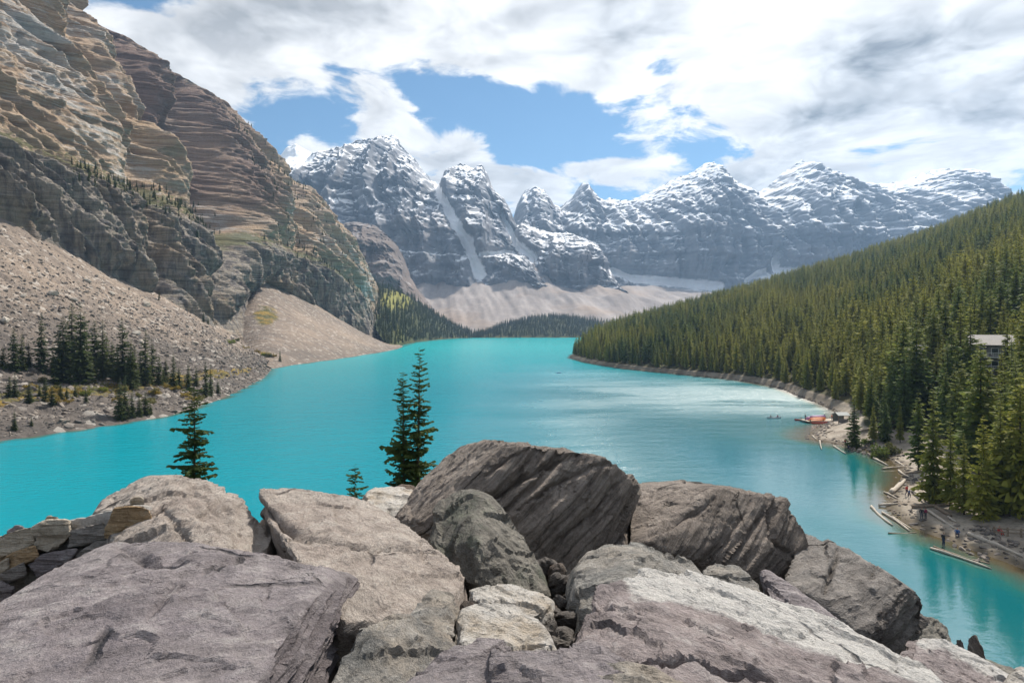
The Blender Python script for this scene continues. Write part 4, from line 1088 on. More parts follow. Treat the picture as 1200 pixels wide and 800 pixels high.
BM = {
    'purple': boulder_mat('purple_grey_quartzite', (0.277, 0.242, 0.254), (0.366, 0.325, 0.325), (0.159, 0.136, 0.142), (0.555, 0.519, 0.496), 0.45, aniso=(1.0, 4.5, 8.0), strata=0.5),
    'pink': boulder_mat('pinkish_tan_quartzite', (0.425, 0.354, 0.307), (0.507, 0.443, 0.389), (0.260, 0.206, 0.177), (0.661, 0.614, 0.555), 0.4, aniso=(1.6, 3.5, 9.0), strata=0.35),
    'brown': boulder_mat('layered_brown_siltstone', (0.30, 0.25, 0.212), (0.42, 0.357, 0.31), (0.11, 0.088, 0.073), (0.472, 0.425, 0.378), 0.35, aniso=(0.8, 1.2, 13.0), strata=0.58, bump=0.9),
    'grey': boulder_mat('grey_siltstone', (0.254, 0.230, 0.212), (0.360, 0.330, 0.301), (0.130, 0.112, 0.100), (0.496, 0.460, 0.425), 0.35, aniso=(1.0, 2.0, 11.0), strata=0.6),
    'lichen': boulder_mat('lichen_grey_rock', (0.183, 0.171, 0.147), (0.277, 0.254, 0.218), (0.100, 0.094, 0.083), (0.401, 0.378, 0.330), 0.25, (0.136, 0.159, 0.112), 0.75, aniso=(1.5, 2.0, 5.0), strata=0.4),
    'white': boulder_mat('pale_quartzite', (0.519, 0.478, 0.425), (0.625, 0.590, 0.543), (0.342, 0.295, 0.242), (0.680, 0.680, 0.680), 0.4, (0.425, 0.307, 0.177), 0.5, aniso=(1.2, 2.5, 8.0), strata=0.35),
    'banded': boulder_mat('white_banded_purple_rock', (0.277, 0.236, 0.236), (0.372, 0.313, 0.301), (0.142, 0.118, 0.118), (0.543, 0.507, 0.484), 0.45, band=(0.118, 0.236, 0.354), aniso=(1.0, 2.2, 6.0), strata=0.5),
    'swirl': boulder_mat('swirled_grey_tan_rock', (0.260, 0.254, 0.236), (0.401, 0.342, 0.277), (0.142, 0.147, 0.147), (0.614, 0.578, 0.531), 0.4, aniso=(1.0, 1.6, 8.0), strata=0.75),
    'dark': boulder_mat('dark_rubble', (0.112, 0.100, 0.094), (0.189, 0.165, 0.147), (0.059, 0.053, 0.047), (0.295, 0.271, 0.236), 0.25, (0.189, 0.118, 0.071), 0.6, aniso=(1.5, 2, 6), strata=0.4),  # darkest rock tone, shared by the pit rubble and a few other stones
    'orange': boulder_mat('rusty_sandstone', (0.481, 0.319, 0.170), (0.608, 0.454, 0.283), (0.269, 0.163, 0.085), (0.700, 0.652, 0.538), 0.4, aniso=(1, 2, 7), strata=0.5),
    'cream': boulder_mat('cream_sandstone', (0.510, 0.432, 0.332), (0.623, 0.545, 0.439), (0.283, 0.227, 0.163), (0.700, 0.700, 0.637), 0.4, (0.425, 0.298, 0.156), 0.5, aniso=(1, 2, 7), strata=0.4),
    'mortar': boulder_mat('grey_mortar', (0.389, 0.366, 0.330), (0.472, 0.443, 0.407), (0.283, 0.260, 0.236), (0.590, 0.566, 0.531), 0.3, aniso=(2, 2, 2), strata=0.2, bump=0.35),
}
def hull_mesh(pts):
    bm = bmesh.new()
    for p in pts: bm.verts.new(p)
    r = bmesh.ops.convex_hull(bm, input=list(bm.verts))
    junk = [g for g in r['geom_interior'] + r['geom_unused'] if isinstance(g, bmesh.types.BMVert)]
    if junk: bmesh.ops.delete(bm, geom=list(set(junk)), context='VERTS')
    bmesh.ops.recalc_face_normals(bm, faces=list(bm.faces))
    me = bpy.data.meshes.new('hull'); bm.to_mesh(me); bm.free()
    return me
def voxel(me, size):
    o = bpy.data.objects.new('tmp', me); C.objects.link(o)
    m = o.modifiers.new('r', 'REMESH'); m.mode = 'VOXEL'; m.voxel_size = size; m.adaptivity = 0.0
    dg = bpy.context.evaluated_depsgraph_get()
    out = bpy.data.meshes.new_from_object(o.evaluated_get(dg))
    bpy.data.objects.remove(o); bpy.data.meshes.remove(me)
    return out
def vnormals(me):
    n = np.empty(len(me.vertices) * 3, np.float32); me.vertices.foreach_get('normal', n); return n.reshape(-1, 3)
def vco(me):
    n = np.empty(len(me.vertices) * 3, np.float32); me.vertices.foreach_get('co', n); return n.reshape(-1, 3)
BOULDER_N = [0]
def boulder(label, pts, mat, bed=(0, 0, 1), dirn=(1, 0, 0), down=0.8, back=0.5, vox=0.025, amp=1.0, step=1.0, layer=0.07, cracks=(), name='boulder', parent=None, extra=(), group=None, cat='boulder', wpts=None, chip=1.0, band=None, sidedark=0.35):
    """pts: (px, py, depth) of the visible corners; bed: bedding normal; dirn: grain direction in the bed"""
    BOULDER_N[0] += 1; seed = BOULDER_N[0] * 3.7
    A = [Vector(P(*q)) for q in pts] if wpts is None else [Vector(q) for q in wpts]
    cen = sum(A, Vector()) / len(A)
    B = []
    for q in A:
        ray = Vector((q.x, q.y, q.z - H)).normalized()
        B.append(cen + (q + ray * back - cen) * 0.92 + Vector((0, 0, -down)))
    A += [Vector(P(*q)) for q in extra]
    me = voxel(hull_mesh(A + B), vox)
    z = Vector(bed).normalized(); x = Vector(dirn); x = (x - z * x.dot(z)).normalized(); y = z.cross(x)
    M = Matrix((x, y, z)).transposed().to_4x4(); M.translation = cen
    Mi = M.inverted()
    V = vco(me); N = vnormals(me)
    R3 = np.array(Mi.to_3x3()); L = (V - np.array(cen)) @ R3.T; NL = N @ R3.T
    S = 1.0
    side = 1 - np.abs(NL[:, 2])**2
    d = amp * 0.030 * fbm(L[:, 0] * 1.2 + seed, L[:, 1] * 1.2, L[:, 2] * 1.2, 2)
    # broken plane facets: every cell is a flat piece with its own tilt and height
    rf = np.random.RandomState(BOULDER_N[0] + 900)
    for cnt, aa, tilt in ((16, 0.012, 0.05), (90, 0.0060, 0.055), (420, 0.0030, 0.06)):
        sd = L[rf.choice(len(L), min(cnt, len(L)), replace=False)] * np.array([1, 1, 2.2])
        off_ = rf.normal(size=len(sd)) * aa; sl = rf.normal(size=(len(sd), 3)) * tilt
        Ls = L * np.array([1, 1, 2.2]) + 0.02 * np.stack([fbm(L[:, 0] * 9, L[:, 1] * 9, L[:, 2] * 9 + q * 7, 2) for q in range(3)], 1)
        best = np.empty(len(L), int)
        for i0 in range(0, len(L), 20000):
            q = Ls[i0:i0 + 20000]; best[i0:i0 + 20000] = np.argmin((q**2).sum(1)[:, None] - 2 * q @ sd.T + (sd**2).sum(1)[None], 1)
        rel = (Ls - sd[best]) * np.array([1, 1, 1 / 2.2])
        d = d + chip * amp * np.clip(off_[best] + (rel * sl[best]).sum(1), -3 * aa, 3 * aa)
    d = d + amp * 0.006 * fbm(L[:, 0] * 9, L[:, 1] * 9 + seed, L[:, 2] * 9, 2, 0.6)
    # bedding: each layer sticks out or weathers back
    wz = L[:, 2] + 0.05 * fbm(L[:, 0] * 1.1, L[:, 1] * 1.1, L[:, 2] * 0.6 + seed, 2)
    d = d + step * side * (0.050 * layers(wz / layer + seed, 0.25, 1) + 0.075 * layers(wz / (layer * 3.1) + seed, 0.14, 2) + 0.018 * layers(wz / (layer * 0.4) + seed, 0.35, 4))
    # shallow sheets split off the bed surface
    sh = fbm(L[:, 0] * 0.9 + seed, L[:, 1] * 2.6, 0 * L[:, 0], 3)
    d = d + step * (1 - side) * 0.022 * layers(sh * 3.0 + 0.5, 0.12, 3) + (1 - side) * 0.008 * fbm(L[:, 0] * 3, L[:, 1] * 16 + seed, L[:, 2], 3, 0.6, ridged=True)
    if cracks:
        px, py = project(V)
        wob = 3.0 * fbm(px / 22 + seed, py / 22, 0 * px, 3)
        for pl_, w, dep in cracks:
            dd, par = polydist(px + wob, py + wob, pl_)
            d = d - dep * np.exp(-(dd / w)**2) * (0.35 + 0.65 * np.sin(np.pi * np.clip(par * 0.9 + 0.08, 0, 1)))
    if band is not None:      # pale quartz layer along one edge of the slab
        px, py = project(V); bp = np.array(band, float)
        fattr(me, 'band', np.clip(0.5 + (np.interp(px, bp[:, 0], bp[:, 1]) - py) / 26.0, 0, 1) * sstep(np.hypot(px - 700, py - 690), 12, 45))
    V2 = V + N * d[:, None]
    # flat breaks along corners and edges
    rc = np.random.RandomState(BOULDER_N[0] + 50); ext = float(np.linalg.norm(V2.max(0) - V2.min(0)))
    for _ in range(34):
        nn = rc.normal(size=3); nn /= np.linalg.norm(nn); pr = V2 @ nn; cut = pr.max() - ext * chip * (0.003 + 0.014 * rc.rand())
        V2 = V2 - np.maximum(0, pr - cut)[:, None] * nn[None] * 0.93
    L2 = (V2 - np.array(cen)) @ R3.T
    me.vertices.foreach_set('co', L2.astype(np.float32).ravel())
    me.polygons.foreach_set('use_smooth', np.ones(len(me.polygons), bool)); me.update()
    me.set_sharp_from_angle(angle=rad(24))
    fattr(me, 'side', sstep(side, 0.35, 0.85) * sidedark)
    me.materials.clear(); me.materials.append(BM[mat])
    me.name = name
    o = bpy.data.objects.new(name, me); C.objects.link(o)
    o.matrix_world = M
    if parent is not None:
        o.parent = parent; o.matrix_parent_inverse = parent.matrix_world.inverted()
    else:
        tag(o, label, cat, group)
    return o

def build_boulders():
    b = boulder
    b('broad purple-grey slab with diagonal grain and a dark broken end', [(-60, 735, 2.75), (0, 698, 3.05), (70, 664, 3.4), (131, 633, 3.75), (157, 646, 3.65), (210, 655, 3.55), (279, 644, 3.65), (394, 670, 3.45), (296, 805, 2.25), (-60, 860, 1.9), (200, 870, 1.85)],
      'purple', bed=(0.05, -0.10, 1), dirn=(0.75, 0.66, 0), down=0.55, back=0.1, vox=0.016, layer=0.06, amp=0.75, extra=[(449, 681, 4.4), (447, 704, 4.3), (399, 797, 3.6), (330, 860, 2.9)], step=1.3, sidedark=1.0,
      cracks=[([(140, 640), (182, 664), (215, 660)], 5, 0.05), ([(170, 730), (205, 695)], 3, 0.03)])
    b('rounded tan boulder beside the stone wall', [(105, 602, 5.4), (120, 582, 5.8), (150, 564, 6.0), (168, 555, 6.1), (190, 551, 6.2), (212, 554, 6.1), (232, 560, 6.0), (259, 577, 5.8), (280, 585, 5.6), (300, 609, 5.4), (338, 642, 4.9), (250, 668, 4.2), (182, 672, 4.2), (150, 650, 4.5)],
      'pink', bed=(-0.35, -0.25, 0.9), dirn=(0.6, 0.5, 0.4), vox=0.028, layer=0.09, amp=1.3, extra=[(215, 600, 4.9)], cracks=[([(190, 600), (215, 625), (225, 660)], 4, 0.04), ([(240, 590), (285, 630)], 3, 0.03)])
    b('long smooth pinkish slab with a crack across its middle', [(300, 566, 5.6), (318, 561, 5.75), (360, 565, 5.75), (410, 572, 5.7), (447, 588, 5.5), (480, 618, 5.05), (545, 660, 4.5), (555, 690, 4.15), (544, 722, 3.8), (470, 740, 3.4), (395, 735, 3.25), (345, 650, 4.1), (301, 592, 5.2)],
      'pink', bed=(-0.15, -0.35, 0.92), dirn=(0.5, 0.8, 0.3), vox=0.022, layer=0.10, amp=0.7, step=0.8, cracks=[([(300, 590), (330, 612), (362, 628)], 5, 0.10), ([(365, 627), (400, 636), (440, 642), (492, 644)], 2.2, 0.06), ([(490, 630), (500, 660), (520, 672)], 2, 0.03)])
    b('small light grey wedge resting on the pink slab', [(470, 726, 3.35), (490, 703, 3.6), (505, 686, 3.8), (532, 694, 3.75), (541, 718, 3.55), (530, 742, 3.25), (490, 748, 3.1)], 'swirl', bed=(0, -0.3, 0.95), dirn=(0.5, 0.8, 0), vox=0.014, down=0.3, back=0.15, amp=0.7, step=0.6)
    b('lumpy grey boulder with a bumpy tan edge below the pink slab', [(375, 815, 2.5), (425, 742, 2.95), (460, 722, 3.15), (500, 735, 3.1), (535, 748, 3.0), (525, 772, 2.8), (505, 815, 2.5)], 'swirl', bed=(-0.2, -0.3, 0.9), dirn=(0.7, 0.6, 0), vox=0.014, down=0.4, back=0.2, amp=1.0, step=0.7)
    b('blue-grey boulder at the lip of the dark pit', [(480, 812, 2.35), (512, 772, 2.6), (535, 755, 2.72), (561, 746, 2.8), (625, 756, 2.78), (685, 762, 2.7), (732, 785, 2.5), (770, 812, 2.3), (640, 850, 2.0), (480, 850, 2.1)], 'purple', bed=(0.1, -0.35, 0.9), dirn=(0.9, 0.2, 0), vox=0.014, down=0.45, back=0.2, amp=1.2, step=0.8)
    b('huge tilted layered brown block, tallest of the pile', [(500, 613, 5.95), (592, 517, 6.5), (621, 514, 6.5), (677, 530, 6.5), (711, 535, 6.5), (741, 548, 6.5), (747, 562, 6.45), (723, 605, 6.35), (700, 642, 6.25), (659, 682, 6.15), (600, 674, 6.0), (497, 648, 5.95)],
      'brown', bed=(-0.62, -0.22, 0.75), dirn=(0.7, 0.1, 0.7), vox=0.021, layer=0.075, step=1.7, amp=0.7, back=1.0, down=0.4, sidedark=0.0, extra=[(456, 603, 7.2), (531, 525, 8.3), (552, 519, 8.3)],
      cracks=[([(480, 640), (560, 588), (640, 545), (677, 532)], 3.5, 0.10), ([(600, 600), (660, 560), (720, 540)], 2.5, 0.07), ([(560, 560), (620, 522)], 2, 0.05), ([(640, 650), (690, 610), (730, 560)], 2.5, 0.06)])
    b('pointed lichen-covered boulder leaning on the layered brown block', [(493, 642, 5.0), (511, 598, 5.35), (538, 570, 5.6), (565, 574, 5.55), (581, 594, 5.45), (614, 627, 5.2), (630, 669, 4.9), (641, 698, 4.7), (587, 694, 4.5), (553, 690, 4.5)],
      'lichen', bed=(0.5, -0.6, 0.5), dirn=(0.4, 0, -0.8), vox=0.020, amp=1.2, step=0.5, extra=[(560, 630, 4.72)], down=0.5, back=0.5)
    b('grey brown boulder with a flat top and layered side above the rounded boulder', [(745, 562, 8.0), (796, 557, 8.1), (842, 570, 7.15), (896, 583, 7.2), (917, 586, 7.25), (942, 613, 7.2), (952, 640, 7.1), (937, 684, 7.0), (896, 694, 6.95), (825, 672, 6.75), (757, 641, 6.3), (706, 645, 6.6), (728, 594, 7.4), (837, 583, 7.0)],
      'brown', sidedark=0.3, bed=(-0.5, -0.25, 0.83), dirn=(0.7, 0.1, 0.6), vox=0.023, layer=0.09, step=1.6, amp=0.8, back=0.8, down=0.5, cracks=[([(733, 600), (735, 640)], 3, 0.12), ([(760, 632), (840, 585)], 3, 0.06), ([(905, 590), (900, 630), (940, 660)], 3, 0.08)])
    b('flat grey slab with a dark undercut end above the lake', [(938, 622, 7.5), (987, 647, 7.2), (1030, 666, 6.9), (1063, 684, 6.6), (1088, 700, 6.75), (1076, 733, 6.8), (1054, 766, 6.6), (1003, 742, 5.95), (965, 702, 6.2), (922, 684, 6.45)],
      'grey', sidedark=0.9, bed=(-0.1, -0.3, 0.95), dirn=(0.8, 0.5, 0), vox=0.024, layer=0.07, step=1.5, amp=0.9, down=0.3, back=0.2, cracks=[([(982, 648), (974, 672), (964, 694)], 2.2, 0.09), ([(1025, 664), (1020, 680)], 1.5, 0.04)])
    b('purple wedge between the flat slab and the white-topped slab', [(893, 668, 5.95), (905, 672, 5.95), (950, 696, 5.65), (984, 723, 5.4), (994, 740, 5.25), (940, 735, 5.1), (902, 712, 5.3)], 'purple', bed=(0.2, -0.4, 0.9), dirn=(0.8, 0, -0.3), vox=0.018, down=0.5, back=0.2, amp=0.8, step=0.6)
    b('small white-topped boulder with a dark front', [(820, 667, 5.5), (840, 662, 5.6), (862, 665, 5.55), (884, 680, 5.35), (900, 706, 5.0), (862, 706, 4.9), (832, 692, 5.0)], 'swirl', bed=(0.1, -0.2, 0.95), dirn=(1, 0, 0), vox=0.016, down=0.4, back=0.3, amp=0.9, step=0.6)
    b('rounded swirled boulder with a cream cap beside the dark pit', [(676, 652, 4.85), (690, 643, 5.0), (726, 633, 5.1), (752, 635, 5.1), (787, 646, 4.95), (825, 664, 4.75), (840, 688, 4.4), (760, 705, 4.0), (700, 715, 3.9), (676, 724, 3.85), (672, 690, 4.3)],
      'swirl', bed=(-0.2, -0.35, 0.9), dirn=(0.9, 0.3, 0), vox=0.018, amp=1.3, step=0.9, down=0.5, back=0.4, extra=[(735, 665, 4.35)])
    b('big white-banded purple slab with a black crack', [(664, 768, 2.95), (688, 716, 3.35), (703, 692, 3.62), (758, 667, 3.95), (790, 672, 3.98), (837, 683, 3.98), (900, 706, 3.85), (992, 740, 3.62), (1042, 764, 3.42), (1118, 803, 3.1), (1010, 880, 2.3), (800, 860, 2.2), (690, 815, 2.55)],
      'banded', bed=(0.20, -0.35, 0.91), dirn=(1.34, -0.85, -0.2), band=[(600, 690), (715, 690), (800, 708), (880, 735), (1000, 776), (1118, 822)], vox=0.017, layer=0.07, amp=0.9, step=0.9, down=0.5, back=0.25, extra=[(715, 700, 3.42), (800, 712, 3.45), (900, 742, 3.3), (1010, 785, 3.05)],
      cracks=[([(745, 778), (790, 780), (815, 774), (835, 788), (880, 790), (905, 798)], 2.6, 0.16), ([(700, 705), (745, 714), (790, 722)], 2, 0.03), ([(880, 736), (920, 742), (945, 748)], 1.6, 0.03), ([(800, 700), (870, 722)], 1.6, 0.02)])
    b('pale small boulder at the foot of the white-banded slab', [(690, 805, 2.25), (705, 785, 2.45), (735, 782, 2.5), (790, 800, 2.4), (830, 815, 2.25), (760, 850, 2.0)], 'swirl', vox=0.014, down=0.3, back=0.1, amp=0.8, step=0.6)
    b('pale flat stone bridging the dark pit', [(551, 691, 4.1), (563, 686, 4.2), (600, 687, 4.25), (646, 703, 4.1), (641, 712, 3.95), (622, 727, 3.75), (575, 714, 3.75), (556, 703, 3.9)], 'white', bed=(0, -0.3, 0.95), dirn=(0.9, 0.2, 0), vox=0.012, down=0.22, back=0.1, amp=0.7, step=0.6)
    b('cream and rust boulder wedged below the pale flat stone', [(544, 716, 3.5), (553, 710, 3.6), (592, 713, 3.6), (626, 731, 3.45), (654, 759, 3.15), (600, 772, 3.0), (538, 755, 3.1)], 'white', bed=(0.1, -0.5, 0.8), dirn=(0.9, 0.2, 0), vox=0.012, down=0.3, back=0.15, amp=0.8, step=0.6)
    b('pale boulder below the double-topped fir', [(427, 576, 7.3), (438, 571, 7.5), (460, 570, 7.6), (484, 572, 7.6), (478, 602, 7.0), (452, 612, 6.8), (434, 594, 7.0)], 'white', vox=0.03, amp=0.9, step=0.5)
    b('brown flat stone under the double-topped fir', [(462, 571, 8.0), (470, 567, 8.1), (486, 568, 8.1), (484, 576, 7.9), (465, 576, 7.9)], 'dark', vox=0.03, amp=0.5, step=0.4, down=0.5)
    b('weathered grey boulder at the outer end of the stone wall', [(-330, 700, 4.4), (-250, 640, 5.0), (-120, 632, 5.2), (-60, 655, 4.9), (-90, 760, 3.9), (-220, 820, 3.4), (-340, 800, 3.6)], 'pink', vox=0.035, amp=1.0, step=0.8, down=0.6)
    # lower right flank
    b('dark mossy boulder under the flat slab end', [(1056, 760, 6.9), (1072, 728, 7.2), (1088, 719, 7.4), (1108, 736, 7.3), (1116, 754, 7.1), (1085, 775, 6.6)], 'lichen', vox=0.026, amp=1.0, step=0.8, down=1.0)
    b('long grey slab streaked white on the lakeward flank', [(1056, 775, 5.7), (1070, 747, 6.0), (1090, 741, 6.15), (1135, 762, 6.0), (1180, 785, 5.85), (1206, 806, 5.6), (1120, 840, 4.8), (1062, 812, 5.0)], 'banded', band=[(1050, 742), (1075, 752), (1110, 762), (1200, 806)], bed=(0.3, -0.2, 0.92), dirn=(0.8, 0, -0.4), vox=0.020, amp=1.0, step=1.4, down=0.8, layer=0.06)
    b('thin upright splinter of rock in front of the lake', [(1134, 775, 7.6), (1135, 744, 7.7), (1143, 743, 7.7), (1152, 757, 7.6), (1160, 782, 7.5)], 'brown', bed=(0.95, 0, 0.25), dirn=(0, 0, 1), vox=0.02, amp=0.4, step=0.6, down=0.5, back=0.15, chip=0.2)
    b('short dark splinter beside the upright one', [(1115, 768, 7.6), (1121, 749, 7.7), (1127, 747, 7.7), (1135, 772, 7.6)], 'dark', bed=(0.95, 0, 0.25), dirn=(0, 0, 1), vox=0.02, amp=0.4, step=0.5, down=0.5, back=0.15, chip=0.2)
    b('low dark ledge behind the rock splinters', [(1110, 772, 7.9), (1150, 768, 8.0), (1188, 780, 7.9), (1205, 800, 7.6), (1150, 805, 7.4)], 'lichen', vox=0.03, amp=0.8, step=0.8, down=1.2)
    b('white boulder on the lakeward flank', [(1176, 800, 5.0), (1184, 788, 5.1), (1210, 783, 5.2), (1250, 800, 5.0), (1230, 850, 4.4), (1180, 840, 4.5)], 'white', vox=0.02, amp=0.9, step=0.6)
    # rubble in the pit
    pit = [((640, 668), 38, 5.3), ((655, 685), 30, 4.9), ((668, 700), 24, 4.7), ((680, 690), 26, 4.9), ((645, 722), 26, 4.3), ((664, 728), 30, 4.15), ((684, 720), 24, 4.2), ((660, 750), 34, 3.75), ((640, 738), 22, 3.9), ((676, 745), 24, 3.7), ((655, 705), 22, 4.5),
           ((548, 715), 24, 3.9), ((655, 670), 20, 5.2), ((668, 680), 18, 5.1)]
    rr = random.Random(4)
    looks = ['angular dark stone at the back of the pit', 'dark squarish stone wedged in the pit', 'grey split stone in the pit', 'slate-grey stone leaning on the rounded boulder', 'brown wedge in the pit', 'rusty brown angular stone in the middle of the pit',
             'dark stone under the swirled boulder', 'brown block at the lip of the pit', 'small dark stone beside the rust boulder', 'dark flat stone under the banded slab', 'small grey stone among the pit rubble', 'dark stone jammed under the pink slab', 'little grey stone under the brown block', 'little dark stone at the back wall of the pit']
    for k, ((px, py), s, Y) in enumerate(pit):
        pts = []
        for a in range(9):
            an = a * 0.7 + rr.random() * 0.5
            pts.append((px + s * 0.52 * math.cos(an) * rr.uniform(0.7, 1.1), py + s * 0.45 * math.sin(an) * rr.uniform(0.7, 1.1), Y + rr.uniform(-0.12, 0.08)))
        b(looks[k], pts, 'dark', bed=(rr.uniform(-1, 1), rr.uniform(-1, 1), 1), vox=0.014, down=0.18, back=0.1, amp=0.5, step=0.5, group='rubble in the pit', name='stone', cat='stone')
build_boulders()

# ------------------------------------------------------------------ dry stone wall with a mortar cap
def build_wall():
    w = empty('stone_wall', P(70, 690, 4.9))
    bpy.context.view_layer.update()
    def bb(pts, mat, Y, name='stone', **kw):
        cx_, cy_ = np.mean([q[0] for q in pts]), np.mean([q[1] for q in pts]); gk = 1.12 if name == 'stone' else 1.0
        pts = [(cx_ + (q[0] - cx_) * gk, cy_ + (q[1] - cy_) * gk) for q in pts]
        boulder(None, [(a, c, Y + k) for (a, c, k) in [(q + (0.0,))[:3] for q in pts]], mat, name=name, parent=w, **kw)
    S = dict(vox=0.013, down=0.03, back=0.22, amp=0.35, step=0.35, sidedark=0.0, layer=0.05, chip=0.6)
    bb([(-40, 660), (0, 640), (38, 622), (80, 616), (105, 604), (145, 592), (178, 590), (190, 600), (180, 640), (100, 690), (30, 740), (-60, 760)], 'mortar', 5.05, 'mortar_core', vox=0.02, down=0.05, back=0.25, amp=0.4, step=0.1)
    bb([(-6, 630), (10, 624), (37, 618), (39, 636), (0, 653), (-8, 645)], 'cream', 4.92, **S)
    bb([(41, 618), (55, 611), (78, 610), (80, 628), (60, 643), (41, 641)], 'cream', 4.92, **S)
    bb([(82, 621), (122, 612), (124, 631), (82, 640)], 'grey', 4.92, **S)
    bb([(134, 597), (156, 594), (174, 597), (177, 611), (152, 632), (126, 627)], 'orange', 4.88, **S)
    bb([(-4, 660), (15, 648), (40, 641), (45, 651), (12, 666)], 'orange', 4.9, **S)
    bb([(-10, 664), (10, 654), (12, 664), (-8, 676)], 'cream', 4.88, **S)
    bb([(1, 672), (28, 658), (31, 672), (9, 681)], 'grey', 4.84, **S)
    bb([(34, 660), (50, 650), (90, 643), (80, 656), (44, 674)], 'purple', 4.86, **S)
    bb([(-10, 690), (0, 682), (14, 688), (12, 700), (-10, 704)], 'purple', 4.82, **S)
    bb([(92, 648), (110, 636), (128, 634), (122, 648), (95, 660)], 'grey', 4.9, **S)
    bb([(52, 609), (58, 605), (68, 606), (70, 612), (54, 613)], 'cream', 5.08, **S)
    bb([(10, 621), (18, 616), (26, 617), (30, 623), (12, 626)], 'purple', 5.08, **S)
    bb([(152, 586), (160, 582), (168, 584), (170, 592), (154, 593)], 'cream', 5.1, **S)
    tag(w, 'low wall of cream, grey and rusty stones set in mortar', 'wall')
build_wall()

# ------------------------------------------------------------------ firs growing just below the boulders
def near_fir(px, pt, pb, Y, label, seed, spreadpx, tops=1):
    x, _, ztop = P(px, pt, Y); zvis = P(px, pb, Y)[2]
    zg = float(pile_z(np.array(x), np.array(Y))) - 0.2
    h = ztop - zg
    o = empty('fir_tree', (x, Y, zg))
    R = spreadpx / F * Y * (h / max(0.5, ztop - zvis))**0.55
    stems = [(0, 0, h, R, 0.0)] if tops == 1 else [(0.07, 0.0, h, R * 0.75, 0.10), (-0.13, -0.10, h * 0.945, R, -0.06)]
    for k, (dx, dy, hh, rr, ln) in enumerate(stems):
        z0 = hh * 0.12
        wh = int(hh * 17)
        cv, ct = crown_arrays(seed + k, hh, rr, z0, wh, 12, 0.72 if tops > 1 else 0.55, 10, droop=0.26, ragged=0.95, lean=(ln, 0), bw=0.44)
        cv = np.array(cv) + np.array([dx, dy, 0]); tv, tq = trunk_arrays(hh, 0.012 * hh, 8, 10, (ln, 0)); tv = np.array(tv) + np.array([dx, dy, 0])
        link('trunk', mesh_np('trunk', tv, np.array(tq), None, mats=[M_bark]), None, o)
        link('crown', mesh_np('crown', cv, None, np.array(ct), smooth=False, mats=[M_leaf_near]), None, o)
    tag(o, label, 'tree')
near_fir(228, 446, 560, 13.0, 'thin ragged fir behind the rounded tan boulder', 401, 18)
near_fir(483, 407, 572, 14.0, 'dense double-topped fir beside the tall brown block', 405, 25, 2)
near_fir(416, 543, 580, 12.0, 'tiny fir peeking over the pink slab', 411, 13)
#@@PART4
# ------------------------------------------------------------------ the beach: where things stand
def shore_at(px, py):
    """point on the beach, or on the water, seen at this place in the photograph"""
    g = ray_to(HILL, px, py); a, b = project(g)
    if abs(a - px) + abs(b - py) < 6 and g[2] > 0.02: return np.array(g, float)
    Y = H * F / (py - HORIZON)
    return np.array([(px - 600) / F * Y, Y, 0.0])
M_drift = flat_mat('bleached_driftwood', (0.42, 0.37, 0.31), 0.85, 0.25, 5.0, 0.2, bump=0.4)
M_drift2 = flat_mat('brown_driftwood', (0.22, 0.17, 0.125), 0.85, 0.3, 5.0, 0.2, bump=0.4)
def log(px0, py0, px1, py1, r0, dark, label):
    a, b = shore_at(px0, py0), shore_at(px1, py1)
    a[2] = max(a[2], 0.0) + r0 * 0.75; b[2] = max(b[2], 0.0) + r0 * 0.6
    rr = np.random.RandomState(int(px0 * 7 + py0 * 3))
    ax = Vector(b - a); L = ax.length; c = (a + b) / 2
    z = ax.normalized(); x = z.orthogonal().normalized(); y = z.cross(x)
    V, Q = [], []; n, sd = 9, 8
    bend = rr.normal(size=2) * L * 0.015
    for k in range(n):
        f = k / (n - 1); rad_ = r0 * (1 - 0.45 * f) * (1 + 0.12 * rr.randn())
        if k in (0, n - 1): rad_ *= 0.75
        off = math.sin(f * math.pi)
        for s_ in range(sd):
            an = s_ * 6.283 / sd; q = rad_ * (1 + 0.12 * rr.randn())
            j = 0.15 * r0 * rr.randn() if k in (0, n - 1) else 0
            V.append(tuple(x * (q * math.cos(an) + bend[0] * off) + y * (q * math.sin(an) + bend[1] * off) + z * (L * (f - 0.5) + j)))
    for k in range(n - 1):
        for s_ in range(sd):
            i = k * sd + s_; i2 = k * sd + (s_ + 1) % sd; Q.append((i, i2, i2 + sd, i + sd))
    V += [tuple(z * (-L / 2 + 0.05 * r0)), tuple(z * (L / 2 - 0.05 * r0))]
    T = [((s_ + 1) % sd, s_, n * sd) for s_ in range(sd)] + [((n - 1) * sd + s_, (n - 1) * sd + (s_ + 1) % sd, n * sd + 1) for s_ in range(sd)]
    o = link('log', mesh_np('log', V, np.array(Q), np.array(T), mats=[M_drift2 if dark else M_drift])); o.location = tuple(c)
    tag(o, label, 'log', 'driftwood on the beach')
